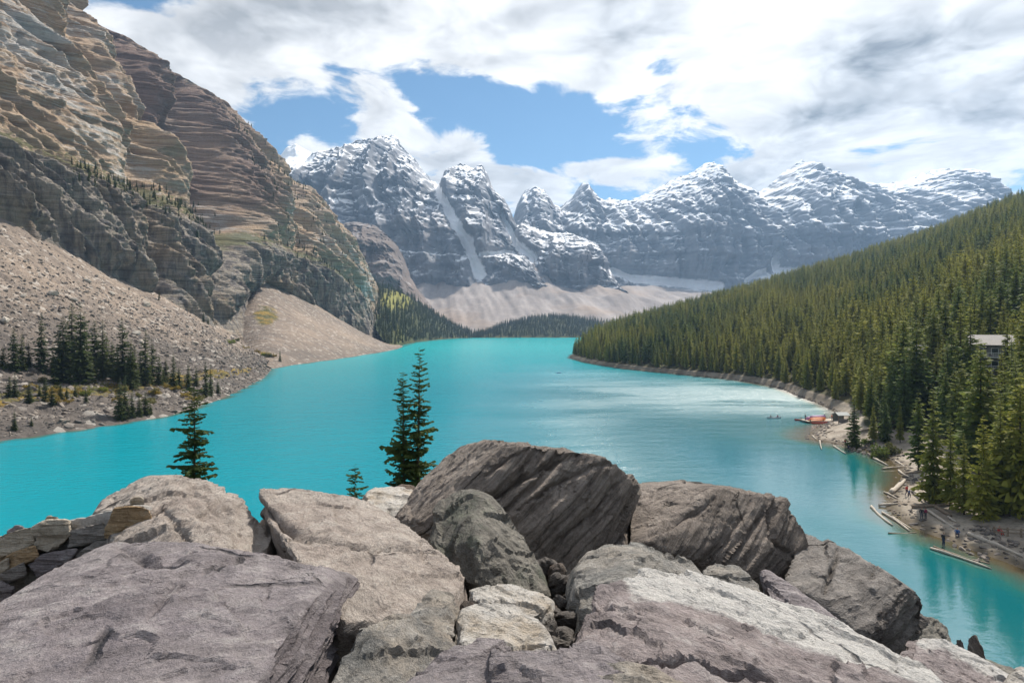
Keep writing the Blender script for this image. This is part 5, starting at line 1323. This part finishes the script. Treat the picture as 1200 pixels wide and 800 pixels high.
LOGS = [((1044, 578, 1060, 563), .42, 0, 'thick pale log slanting up beside the person in red'), ((1068, 576, 1088, 591), .22, 0, 'pale log pointing at the dark cross log'), ((1083, 577, 1089, 592), .22, 0, 'short pale log meeting the dark cross log'),
        ((1069, 595, 1115, 591), .28, 1, 'dark log lying across the beach toward the trees'), ((1097, 595, 1113, 605), .35, 1, 'stubby brown log above the couple'), ((1086, 600, 1117, 619), .22, 0, 'long pale log running past the couple to the crouching person'),
        ((1133, 627, 1196, 655), .30, 0, 'longest pale log, edging the rubble'), ((1090, 643, 1162, 667), .18, 0, 'pale pole lying along the waterline'), ((1094, 641, 1160, 661), .16, 1, 'brown pole just inside the waterline pole'),
        ((1021, 594, 1046, 616), .20, 0, 'pale log afloat just off the beach'), ((1034, 601, 1066, 623), .20, 0, 'pale log half afloat with one end on the beach'), ((1046, 606, 1068, 620), .14, 0, 'thin pale pole beside the half afloat log'),
        ((1041, 625, 1074, 624), .12, 1, 'thin dark stick standing out over the water'), ((1030, 593, 1052, 591), .24, 0, 'pale stump end in the shallows'), ((1036, 577, 1050, 584), .16, 0, 'thin pale stick reaching into the shallows'),
        ((1033, 550, 1060, 547), .20, 0, 'pale log sticking out from the bank above the shallows'), ((1049, 541, 1060, 548), .25, 0, 'thick short log against the bank'), ((1053, 552, 1066, 560), .22, 0, 'pale log between the bank log and the person in red'),
        ((1023, 537, 1041, 546), .22, 0, 'pale log below the yellow-green bush'), ((965, 508, 977, 504), .22, 0, 'small pale log on the sandy spit near the dock'), ((963, 510, 969, 512), .2, 0, 'short log on the neck of the sandy spit'),
        ((977, 523, 991, 532), .24, 0, 'pale log on the tip of the sandy spit'), ((961, 517, 963, 527), .18, 0, 'pale log along the edge of the sandy spit'), ((952, 511, 956, 515), .2, 0, 'pale snag in the water off the sandy spit'),
        ((1060, 556, 1085, 553), .2, 1, 'brown log under the trees above the person in red'), ((1110, 607, 1120, 613), .22, 0, 'pale butt of a log above the crouching person')]
for (a, b_, c, d_), r_, dk, lb in LOGS: log(a, b_, c, d_, r_, dk, lb)

def beach_stones():
    r = np.random.RandomState(77)
    areas = [([(1143, 622), (1165, 628), (1198, 648)], 7, 44, .55, 'grey stone in the rubble bank above the long log'), ([(1122, 640), (1140, 650), (1162, 658)], 5, 22, .45, 'grey stone in the low rubble below the long log'),
             ([(990, 522), (1003, 528), (1025, 530)], 6, 24, .75, 'rounded stone under the lone spruce on the spit'), ([(1044, 600), (1070, 606)], 5, 10, .35, 'small stone on the sand below the cross log'), ([(1062, 558), (1082, 566)], 5, 10, .4, 'stone under the trees by the crouching person')]
    for line, w, n, s0, lb in areas:
        for k in range(n):
            f = r.rand() * (len(line) - 1); i = min(int(f), len(line) - 2); f -= i
            px = line[i][0] * (1 - f) + line[i + 1][0] * f + r.randn() * w * 0.6; py = line[i][1] * (1 - f) + line[i + 1][1] * f + r.randn() * w * 0.55
            p = shore_at(px, py); s = s0 * (0.7 + 0.9 * r.rand())
            o = link('stone', STONES[r.randint(6)]); o.location = (p[0], p[1], p[2] + 0.12 * s); o.scale = (s * (1 + 0.6 * r.rand()), s, s * 0.8); o.rotation_euler = (r.rand() * 0.6, r.rand() * 0.6, r.rand() * 6.28)
            tag(o, lb, 'stone', lb.replace('grey stone', 'stones').replace('rounded stone', 'stones'))
beach_stones()

# ------------------------------------------------------------------ trees and bushes that stand free of the forest
def lone(px, pt, pb, kind, wid, label):
    p = shore_at(px, pb); h = (pb - pt) / F * p[1]
    conifer((p[0], p[1], p[2] - 0.15), h, kind, wid, px * 0.37, label, None)
lone(1001, 461, 524, 0, 1.25, 'lone dark spruce on the sandy spit')
lone(1024, 470, 516, 1, 1.1, 'shorter of two light green spruces behind the lone spruce')
lone(1037, 465, 517, 2, 1.1, 'taller of two light green spruces behind the lone spruce')
lone(1055, 468, 519, 3, 0.9, 'thin spruce next to the two light green ones')
for a in [(1090, 455, 598, 0, 1.15, 'tall spruce standing over the person in red'), (1072, 462, 560, 4, 1.1, 'spruce at the bank end of the driftwood beach'), (1126, 512, 612, 1, 1.1, 'spruce directly behind the crouching person'), (1150, 490, 618, 2, 1.0, 'spruce behind the rubble bank'),
          (1168, 470, 612, 0, 1.1, 'tall spruce behind the fence'), (1192, 440, 612, 2, 1.2, 'broad spruce at the far end of the fence'), (1110, 490, 604, 3, 1.2, 'slim spruce behind the long pale log'), (1180, 505, 615, 4, 1.1, 'bushy spruce touching the fence')]:
    lone(a[0] + 4, a[1] - 6, a[2] - 9, *a[3:])
def bush_mesh(seed, n=420):
    r = np.random.RandomState(seed); V, T = [], []
    lobes = r.rand(7, 3) * np.array([1.4, 1.4, 0.7]) - np.array([0.7, 0.7, -0.1])
    for k in range(n):
        c = lobes[r.randint(7)]; dv = r.normal(size=3); dv /= np.linalg.norm(dv); p = c + dv * 0.42 * r.rand()**0.4
        if p[2] < 0.02: p[2] = 0.02 + 0.2 * r.rand()
        s = 0.10 + 0.08 * r.rand(); u = r.normal(size=3); u /= np.linalg.norm(u); w = np.cross(u, r.normal(size=3)); w /= np.linalg.norm(w)
        i = len(V); V += [p - u * s, p + w * s * 0.45, p + u * s, p - w * s * 0.45]; T += [(i, i + 1, i + 2), (i, i + 2, i + 3)]
    return V, T
BUSH = {}
for nm, dk, lt, ye in [('green', (0.07, 0.10, 0.02), (0.15, 0.19, 0.035), (0.24, 0.25, 0.04)), ('gold', (0.13, 0.10, 0.025), (0.27, 0.19, 0.035), (0.34, 0.25, 0.05)), ('olive', (0.06, 0.07, 0.025), (0.12, 0.12, 0.04), (0.2, 0.17, 0.05))]:
    v, t_ = bush_mesh(len(BUSH) + 3); BUSH[nm] = mesh_np('foliage', v, None, np.array(t_), smooth=False, mats=[leaf_mat(nm + '_shrub_leaves', dk, lt, ye, 0.5)])
STEM = mesh_np('stem', *(lambda a: (a[0], np.array(a[1])))(trunk_arrays(0.7, 0.05)), None, mats=[M_bark])
def bush(p, s, hgt, nm, label, group=None):
    o = empty('shrub', tuple(float(q) for q in p), float(p[0])); o.scale = (s, s, hgt); link('foliage', BUSH[nm], None, o); link('stem', STEM, None, o); tag(o, label, 'shrub', group)
bush(shore_at(1030, 536), 2.4, 2.6, 'green', 'yellow-green bush on the bank beside the sandy spit')
bush(shore_at(1046, 532), 2.0, 2.2, 'olive', 'olive bush next to the yellow-green one')
bush(shore_at(1018, 520), 1.4, 1.4, 'green', 'small green bush at the foot of the two light spruces')
rb = np.random.RandomState(3)
for k in range(34):
    px, py = rb.uniform(0, 250), 0; py = np.interp(px, [0, 100, 180, 260], [452, 462, 462, 458]) + rb.uniform(-14, 16)
    nm = ['gold', 'olive', 'green', 'gold'][rb.randint(4)] if px < 130 else ['gold', 'olive'][rb.randint(2)]
    col = {'gold': 'golden', 'olive': 'olive', 'green': 'green'}[nm]
    bush(ray_to(SCREE, px, py), rb.uniform(1.2, 2.8), rb.uniform(1.0, 2.0), nm, '%s shrub among the dark spruces on the bank below the scree' % col, '%s shrubs on the bank' % col)
for k in range(9):
    px = 272 + k * 6 + rb.uniform(-3, 3); py = np.interp(px, [270, 325], [400, 423]) + rb.uniform(-4, 3)
    bush(ray_to(SCREE2 if px > 290 else SCREE, px, py), rb.uniform(2, 3.6), rb.uniform(1.5, 2.5), ['green', 'olive', 'gold'][k % 3], '%s shrub in the gully between the two scree fans' % ['green', 'olive', 'golden'][k % 3], '%s shrubs between the scree fans' % ['green', 'olive', 'golden'][k % 3])

# ------------------------------------------------------------------ people
def colour(name, c, rough=0.8): return flat_mat(name, c, rough, 0.12, 9.0, 0.2)
SKIN = colour('skin', (0.42, 0.26, 0.19), 0.6); HAIR = colour('dark_hair', (0.03, 0.022, 0.018)); SHOE = colour('dark_shoe', (0.03, 0.03, 0.03))
CLOTH = {'red': colour('red_jacket', (0.50, 0.035, 0.03)), 'black': colour('black_jacket', (0.025, 0.025, 0.03)), 'navy': colour('navy_trousers', (0.03, 0.045, 0.09)), 'blue': colour('blue_jacket', (0.04, 0.11, 0.27)),
         'maroon': colour('maroon_jacket', (0.22, 0.03, 0.07)), 'grey': colour('grey_trousers', (0.09, 0.09, 0.10)), 'orange': colour('orange_jacket', (0.62, 0.12, 0.03)), 'teal': colour('light_blue_jacket', (0.08, 0.28, 0.42))}
POSES = {  # joints for a figure one unit tall, facing -Y
    'stand': dict(pel=(0, 0, .52), che=(0, -.005, .74), nec=(0, 0, .84), hea=(0, -.012, .93), sho=(.105, 0, .80), elb=(.135, .02, .64), han=(.12, -.04, .48), hip=(.055, 0, .50), kne=(.06, -.02, .28), ank=(.062, .01, .045), toe=(.07, -.10, .02)),
    'walk': dict(pel=(0, 0, .52), che=(0, -.02, .74), nec=(0, -.02, .84), hea=(0, -.035, .93), sho=(.105, -.01, .80), elb=(.14, .06, .65), han=(.12, .0, .50), hip=(.055, 0, .50), kne=(.06, -.09, .29), ank=(.06, -.05, .05), toe=(.065, -.15, .02)),
    'sit': dict(pel=(0, 0, .15), che=(0, -.05, .37), nec=(0, -.07, .47), hea=(0, -.10, .56), sho=(.105, -.06, .43), elb=(.14, -.10, .29), han=(.06, -.22, .26), hip=(.06, -.02, .14), kne=(.08, -.24, .27), ank=(.08, -.26, .05), toe=(.085, -.36, .02)),
    'paddle': dict(pel=(0, 0, .08), che=(0, -.04, .30), nec=(0, -.06, .40), hea=(0, -.07, .49), sho=(.105, -.05, .36), elb=(.15, -.14, .26), han=(.10, -.26, .27), hip=(.06, -.02, .07), kne=(.09, -.24, .12), ank=(.09, -.42, .06), toe=(.09, -.47, .10)),
}
def person_mesh(pose, top, legs, hair):
    J = POSES[pose]; me = bpy.data.meshes.new('person'); V, E, Rr, part = [], [], [], []
    def add(p, r, pt): V.append(Vector(p)); Rr.append(r); part.append(pt); return len(V) - 1
    def mir(p, s): return (p[0] * s, p[1], p[2])
    pel = add(J['pel'], (.075, .055), 'legs'); mid = add(tuple((a + b) / 2 for a, b in zip(J['pel'], J['che'])), (.078, .055), 'top'); che = add(J['che'], (.088, .06), 'top')
    nec = add(J['nec'], (.03, .03), 'skin'); h1 = add(J['hea'], (.048, .056), 'skin'); h2 = add((J['hea'][0], J['hea'][1] + .012, J['hea'][2] + .04), (.044, .05), 'hair')
    E += [(pel, mid), (mid, che), (che, nec), (nec, h1), (h1, h2)]
    for s in (-1, 1):
        sw = (0.0 if s > 0 else 0.16) if pose == 'walk' else 0.0
        sh = add(mir(J['sho'], s), (.036, .036), 'top'); el = add(mir(J['elb'], s), (.029, .029), 'top'); wr = add(mir(J['han'], s), (.020, .020), 'skin')
        f = Vector(mir(J['han'], s)) - Vector(mir(J['elb'], s)); f.normalize(); hd = add(Vector(mir(J['han'], s)) + f * .045, (.018, .012), 'skin')
        E += [(che, sh), (sh, el), (el, wr), (wr, hd)]
        hp = add(mir(J['hip'], s), (.056, .056), 'legs'); k = J['kne']; a = J['ank']; t_ = J['toe']
        kn = add((k[0] * s, k[1] + sw * .6, k[2]), (.040, .040), 'legs'); an = add((a[0] * s, a[1] + sw, a[2]), (.026, .026), 'legs'); to = add((t_[0] * s, t_[1] + sw, t_[2]), (.024, .018), 'shoe')
        E += [(pel, hp), (hp, kn), (kn, an), (an, to)]
    me.from_pydata([tuple(v) for v in V], E, [])
    o = bpy.data.objects.new('tmp', me); C.objects.link(o)
    m = o.modifiers.new('skin', 'SKIN'); sv = me.skin_vertices[0].data if me.skin_vertices else None
    if sv is None:
        bm = bmesh.new(); bm.from_mesh(me); bm.verts.layers.skin.verify(); bm.to_mesh(me); bm.free(); sv = me.skin_vertices[0].data
    for i, r in enumerate(Rr): sv[i].radius = r; sv[i].use_root = (i == pel)
    o.modifiers.new('sub', 'SUBSURF').levels = 1
    dg = bpy.context.evaluated_depsgraph_get(); out = bpy.data.meshes.new_from_object(o.evaluated_get(dg)); bpy.data.objects.remove(o)
    out.materials.clear()
    slots = {'top': 0, 'legs': 1, 'skin': 2, 'hair': 3, 'shoe': 4}
    for q in (CLOTH[top], CLOTH[legs], SKIN, hair, SHOE): out.materials.append(q)
    A = np.array([tuple(v) for v in V]); rr = np.array([sum(r) / 2 for r in Rr])
    for pgn in out.polygons:
        c = np.array(pgn.center); k = int(np.argmin(np.linalg.norm(A - c, axis=1) - rr)); pgn.material_index = slots[part[k]]; pgn.use_smooth = True
    return out
def person(px, py, h, pose, top, legs, face, label, loc=None):
    p = shore_at(px, py) if loc is None else loc
    o = link('person', person_mesh(pose, top, legs, HAIR)); o.location = tuple(float(q) for q in p); o.scale = (h * 1.08, h * 1.08, h); o.rotation_euler = (0, 0, face)
    tag(o, label, 'person'); return o
for a in [(1062, 580, 1.75, 'walk', 'red', 'navy', 0.4, 'person in a red jacket and dark trousers walking between two logs'), (1065.5, 583, 1.35, 'walk', 'blue', 'navy', 0.6, 'smaller person in blue walking beside the one in red'),
          (1080, 609, 1.75, 'stand', 'black', 'grey', 2.4, 'person in black standing with a companion in maroon'), (1085, 608, 1.6, 'stand', 'maroon', 'grey', 3.4, 'person in maroon standing beside one in black'),
          (1105.5, 640, 1.8, 'stand', 'black', 'navy', 1.6, 'lone standing person in black jacket near the waterline'), (1121, 627, 1.75, 'sit', 'blue', 'navy', -0.6, 'person in a blue jacket crouching at the end of a log'),
          (1169, 625, 1.75, 'sit', 'red', 'red', 0.3, 'person all in red sitting beside the fence'), (1081, 566, 1.7, 'sit', 'black', 'grey', 0.6, 'person in black crouching under the trees'),
          (990.5, 522, 1.7, 'stand', 'red', 'black', 0.5, 'person in red on the sandy spit'), (994, 526, 1.7, 'sit', 'navy', 'black', 0.2, 'person in navy sitting below the lone spruce'), (1022, 518, 1.7, 'sit', 'teal', 'navy', 0.9, 'person in light blue sitting near the two light green spruces'),
          (1030, 512, 1.7, 'stand', 'grey', 'navy', 0.9, 'person in grey standing behind the two light green spruces')]:
    person(*a)

# ------------------------------------------------------------------ boats and dock
def canoe_mesh(L=4.9, B=0.88, Dp=0.40):
    n, m = 17, 9; V, Q = [], []
    for side, sc_ in ((0, 1.0), (1, 0.94)):
        for i in range(n):
            u = -1 + 2 * i / (n - 1); w = B / 2 * (1 - abs(u)**2.4) + 0.012; sheer = Dp + 0.20 * abs(u)**3.2; keel = 0.03 * abs(u)**2 + 0.16 * abs(u)**8
            for k in range(m):
                a = math.pi * k / (m - 1); y = w * math.cos(a) * sc_; z = sheer - (sheer - keel) * (math.sin(a)**0.6) * (1.0 if side == 0 else 0.95)
                V.append((u * L / 2 * (1 if side == 0 else .985), y, z))
    for side in (0, 1):
        o_ = side * n * m
        for i in range(n - 1):
            for k in range(m - 1):
                a, b, c, d_ = o_ + i * m + k, o_ + (i + 1) * m + k, o_ + (i + 1) * m + k + 1, o_ + i * m + k + 1
                Q.append((a, b, c, d_) if side == 0 else (d_, c, b, a))
    for i in range(n - 1):
        for k in (0, m - 1):
            a, b = i * m + k, (i + 1) * m + k; Q.append((a, b, b + n * m, a + n * m) if k else (b, a, a + n * m, b + n * m))
    return V, Q
CV, CQ = canoe_mesh()
M_wood = flat_mat('grey_deck_wood', (0.42, 0.36, 0.29), 0.8, 0.25, 3.0, 0.2, bump=0.2)
CANOE = {}
for nm, c in [('red', (0.50, 0.05, 0.03)), ('orange', (0.72, 0.20, 0.03)), ('purple', (0.28, 0.12, 0.36)), ('pink', (0.56, 0.24, 0.34)), ('blue', (0.05, 0.13, 0.30)), ('white', (0.62, 0.63, 0.66))]:
    CANOE[nm] = mesh_np('hull', CV, np.array(CQ), None, mats=[flat_mat(nm + '_canoe_paint', c, 0.4, 0.08, 2.0, 0.5)])
def box(w, d_, h_, c=(0, 0, 0)):
    x, y, z = w / 2, d_ / 2, h_ / 2
    V = [(c[0] + sx * x, c[1] + sy * y, c[2] + sz * z) for sz in (-1, 1) for sy in (-1, 1) for sx in (-1, 1)]
    return V, [(0, 2, 3, 1), (4, 5, 7, 6), (0, 1, 5, 4), (2, 6, 7, 3), (0, 4, 6, 2), (1, 3, 7, 5)]
def box_mesh(name, w, d_, h_, c, mat):
    V, Q = box(w, d_, h_, c); return mesh_np(name, V, np.array(Q), None, smooth=False, mats=[mat])
SEAT = box_mesh('seat', 0.22, 0.74, 0.03, (0, 0, 0), M_wood)
GUN = mesh_np('gunwale', [(-2.3 + 4.6 * i / 12, s * (0.44 * (1 - abs(-1 + i / 6)**2.4 * .97) + .02), 0.405 + .2 * abs(-1 + i / 6)**3.2 * .94 + dz) for s in (-1, 1) for i in range(13) for dz in (0, 0.035)],
              np.array([(s * 26 + i * 2, s * 26 + i * 2 + 2, s * 26 + i * 2 + 3, s * 26 + i * 2 + 1) for s in (0, 1) for i in range(12)]), None, mats=[M_wood])
def canoe(loc, rz, nm, label, flip=False, group=None, roll=0.0):
    o = empty('canoe', tuple(float(q) for q in loc), rz)
    if flip: o.rotation_euler = (math.pi + roll, 0, rz)
    link('hull', CANOE[nm], None, o); link('gunwale', GUN, None, o)
    for x in (-1.35, 1.2): s_ = link('seat', SEAT, None, o); s_.location = (x, 0, 0.33)
    tag(o, label, 'canoe', group); return o
def water_pt(px, py): Y = H * F / (py - HORIZON); return np.array([(px - 600) / F * Y, Y, 0.0])
cp = water_pt(907, 490)
canoe(cp + np.array([0, 0, -0.10]), 0.25, 'white', 'white canoe with two paddlers out on the lake')
for dx, tp, lb in [(-1.2, 'black', 'paddler in black in the stern of the white canoe'), (1.1, 'maroon', 'paddler in maroon in the bow of the white canoe')]:
    person(0, 0, 1.75, 'paddle', tp, 'navy', 0.25 + math.pi / 2, lb, loc=cp + np.array([dx * math.cos(.25), dx * math.sin(.25), 0.12]))
canoe(water_pt(655, 437) + np.array([0, 0, -0.08]), 0.9, 'blue', 'dark canoe far out near the wooded point')
# dock
dk = water_pt(966, 494); DOCK_RZ = 0.12
dock = empty('dock', (dk[0], dk[1], 0.0), DOCK_RZ)
for k in range(26):
    pm = link('plank', box_mesh('plank', 0.44, 4.4, 0.07, (0, 0, 0), M_wood) if k == 0 else bpy.data.meshes['plank'], None, dock); pm.location = (-6.0 + 0.47 * k, 0, 0.52)
for sy in (-1.9, 1.9):
    link('beam', box_mesh('beam', 12.3, 0.18, 0.22, (-0.1, sy, 0.37), M_drift2), None, dock)
    for k in range(4): link('post', box_mesh('post', 0.2, 0.2, 1.9, (-5.6 + 3.8 * k, sy * 1.17, 0.1), M_drift2), None, dock)
tag(dock, 'plank dock loaded with bright canoes', 'dock')
def on_dock(x, y, z): c, s_ = math.cos(DOCK_RZ), math.sin(DOCK_RZ); return (dk[0] + c * x - s_ * y, dk[1] + s_ * x + c * y, z)
for x, y, z, nm, lb in [(-3.1, -1.45, .98, 'orange', 'overturned orange canoe on the edge of the dock'), (-2.9, -.45, .98, 'red', 'overturned red canoe behind the orange one on the dock'), (-2.7, .55, .98, 'purple', 'overturned purple canoe in the middle of the dock'), (-2.6, 1.5, .98, 'pink', 'overturned pink canoe at the back of the dock'),
                        (-2.6, -.95, 1.42, 'orange', 'orange canoe stacked on top of the orange and red ones'), (-2.3, 0.05, 1.42, 'purple', 'purple canoe stacked on top of the red and purple ones'), (-2.3, 1.05, 1.42, 'pink', 'pink canoe stacked on top at the back of the dock'), (-1.9, 0.05, 1.84, 'purple', 'topmost purple canoe of the stack on the dock')]:
    canoe(on_dock(x, y, z), DOCK_RZ + 0.03 * math.sin(x * 9 + y), nm, lb, True)
for x, y, nm, lb, rz in [(-3.4, -3.0, 'red', 'red canoe moored at the outer end of the dock', .02), (1.2, -2.95, 'blue', 'blue canoe moored alongside the dock', -.04), (4.4, -3.4, 'white', 'white canoe moored between the dock and the spit', .5), (5.6, -2.6, 'white', 'second white canoe moored against the beach by the dock', .7), (-4.6, 3.2, 'red', 'red canoe moored behind the dock', 0)]:
    canoe(on_dock(x, y, -0.08), DOCK_RZ + rz, nm, lb)
for x, y, tp, lb in [(0.9, 1.2, 'navy', 'dock worker in navy at the back of the dock'), (-5.6, 0.2, 'black', 'person in black at the tip of the dock'), (1.4, -1.3, 'orange', 'person in an orange life vest on the dock')]:
    person(0, 0, 1.75, 'stand', tp, 'navy', x, lb, loc=on_dock(x, y, 0.56))
# tarp shelter beside the dock
def gable(w, d_, h0, h1, over=0.3):
    x, y = w / 2 + over, d_ / 2 + over
    V = [(-x, -y, h0), (x, -y, h0), (x, y, h0), (-x, y, h0), (-x, 0, h1), (x, 0, h1)]; V += [(a, b, c + 0.12) for a, b, c in V]
    Q = [(0, 1, 5, 4), (3, 4, 5, 2), (6, 10, 11, 7), (9, 8, 11, 10), (0, 6, 7, 1), (2, 8, 9, 3), (0, 4, 10, 6), (4, 3, 9, 10), (1, 7, 11, 5), (5, 11, 8, 2)]
    return V, Q
M_tarp = flat_mat('grey_tarp', (0.20, 0.225, 0.225), 0.6, 0.1, 2.0, 0.3); M_log_wall = flat_mat('weathered_boards', (0.21, 0.20, 0.20), 0.85, 0.2, 2.0, 0.2, bump=0.3)
M_roof = flat_mat('pale_metal_roof', (0.24, 0.22, 0.21), 0.7, 0.15, 1.0, 0.4); M_glass = flat_mat('dark_window_glass', (0.03, 0.04, 0.05), 0.08, 0.1, 1.0, 0.8); M_trim = flat_mat('white_trim', (0.72, 0.72, 0.72), 0.6, 0.05, 3.0)
hp = shore_at(990, 496)
hut = empty('shelter', (hp[0] + 0.5, hp[1] + 2.5, hp[2]), 0.1)
V_, Q_ = gable(3.2, 2.6, 1.8, 2.5, 0.1); link('roof', mesh_np('roof', V_, np.array(Q_), None, smooth=False, mats=[M_tarp]), None, hut)
for sx in (-1.5, 1.5):
    for sy in (-1.2, 1.2): link('post', box_mesh('post', 0.12, 0.12, 2.2, (sx, sy, 0.7), M_drift2), None, hut)
link('counter', box_mesh('counter', 2.6, 0.5, 0.9, (0, -0.9, 0.4), M_log_wall), None, hut); link('back_wall', box_mesh('back_wall', 3.0, 0.06, 1.8, (0, 1.28, 0.9), M_tarp), None, hut)
tag(hut, 'small shelter with a pale grey tarp roof beside the dock', 'shelter')

# ------------------------------------------------------------------ lodges among the trees
def lodge(loc, rz, w, d_, storeys, label, balc):
    o = empty('lodge', loc, rz); hs = 2.9; Ht = hs * storeys
    wall = link('wall', box_mesh('wall', w, d_, Ht + 3.0, (0, 0, Ht / 2 - 1.5), M_log_wall), None, o)
    V_, Q_ = gable(w, d_, Ht, Ht + 2.2, 0.7); link('roof', mesh_np('roof', V_, np.array(Q_), None, smooth=False, mats=[M_roof]), None, o)
    for sx in (-1, 1):
        x = sx * w / 2; V_ = [(x, -d_ / 2, Ht - .01), (x, d_ / 2, Ht - .01), (x, 0, Ht + 2.1)]; V_ += [(a - sx * 0.2, b, c) for a, b, c in V_]
        link('gable_wall', mesh_np('gable_wall', V_, np.array([(0, 1, 4, 3), (1, 2, 5, 4), (2, 0, 3, 5)]), np.array([(0, 1, 2), (3, 5, 4)]), smooth=False, mats=[M_log_wall]), None, o)
    n = max(2, int(w / 2.6))
    for s_ in range(storeys):
        for k in range(n):
            x = -w / 2 + w * (k + 0.5) / n
            wd = link('window', box_mesh('window', 1.3, 0.08, 1.5, (x, -d_ / 2 - 0.03, s_ * hs + 1.6), M_trim), None, o)
            link('pane', box_mesh('pane', 1.1, 0.06, 1.3, (x, -d_ / 2 - 0.06, s_ * hs + 1.6), M_glass), None, wd)
        for y in (-d_ / 4, d_ / 4):
            wd = link('window', box_mesh('window', 0.08, 1.1, 1.4, (-w / 2 - 0.03, y, s_ * hs + 1.6), M_trim), None, o)
            link('pane', box_mesh('pane', 0.06, 0.9, 1.2, (-w / 2 - 0.06, y, s_ * hs + 1.6), M_glass), None, wd)
        if balc:
            bl = link('balcony', box_mesh('balcony', w, 1.5, 0.18, (0, -d_ / 2 - 0.75, s_ * hs + 0.3), M_trim), None, o)
            link('railing', box_mesh('railing', w, 0.06, 0.12, (0, -d_ / 2 - 1.45, s_ * hs + 1.3), M_trim), None, bl)
            for k in range(n * 3 + 1): link('baluster', box_mesh('baluster', 0.06, 0.05, 0.95, (-w / 2 + w * k / (n * 3), -d_ / 2 - 1.45, s_ * hs + 0.82), M_trim), None, bl)
    tag(o, label, 'building')
def on_hill(x, y): return (x, y, surf_z(HILL, x, y))
for (lx, ly), rz_, w_, d_, st_, lb, bal in [((LODGE_A[0], LODGE_A[1]), -0.35, 3.6, 4.8, 3, 'small grey lodge with a pale roof glimpsed between the spruces', False), ((LODGE_B[0], LODGE_B[1]), -0.55, 8, 6, 4, 'tall grey lodge with white balconies glimpsed between the spruces', True)]:
    gz = min(surf_z(HILL, lx + ax, ly + ay) for ax in (-2, 0, 2) for ay in (-2, 0, 2))
    lodge((lx, ly, gz + 0.6), rz_, w_, d_, st_, lb, bal)
# fence by the path
f0, f1 = shore_at(1164, 626), shore_at(1215, 632)
fence = empty('fence', tuple(f0))
for k in range(4):
    q = f0 + (f1 - f0) * k / 3 - f0; link('post', box_mesh('post', 0.15, 0.15, 1.2, (q[0], q[1], q[2] + 0.5), M_drift2), None, fence)
dv = f1 - f0
for zz_ in (0.5, 0.9):
    Vr, Qr = box(float(np.linalg.norm(dv)), 0.1, 0.14); rl = link('rail', mesh_np('rail', Vr, np.array(Qr), None, smooth=False, mats=[M_drift2]), None, fence)
    rl.location = tuple(dv / 2 + np.array([0, -0.14, zz_])); rl.rotation_euler = (0, -math.asin(dv[2] / np.linalg.norm(dv)), math.atan2(dv[1], dv[0]))
tag(fence, 'wooden post and rail fence behind the rubble bank', 'fence')

# spruces that half hide the small lodge
for px, Y, h_, k, wd, lb in [(1100, LODGE_A[1] - 8, 15.5, 1, 1.35, 'spruce covering one side of the small grey lodge'), (1079, LODGE_A[1] - 12, 7.0, 3, 1.5, 'short spruce in front of the small grey lodge'), (1150, LODGE_B[1] - 10, 13.0, 2, 1.2, 'spruce beside the tall lodge with balconies')]:
    x_ = (px - 600) / F * Y
    conifer((x_, Y, surf_z(HILL, x_, Y) - 0.2), h_, k, wd, px * 0.3, lb, None)
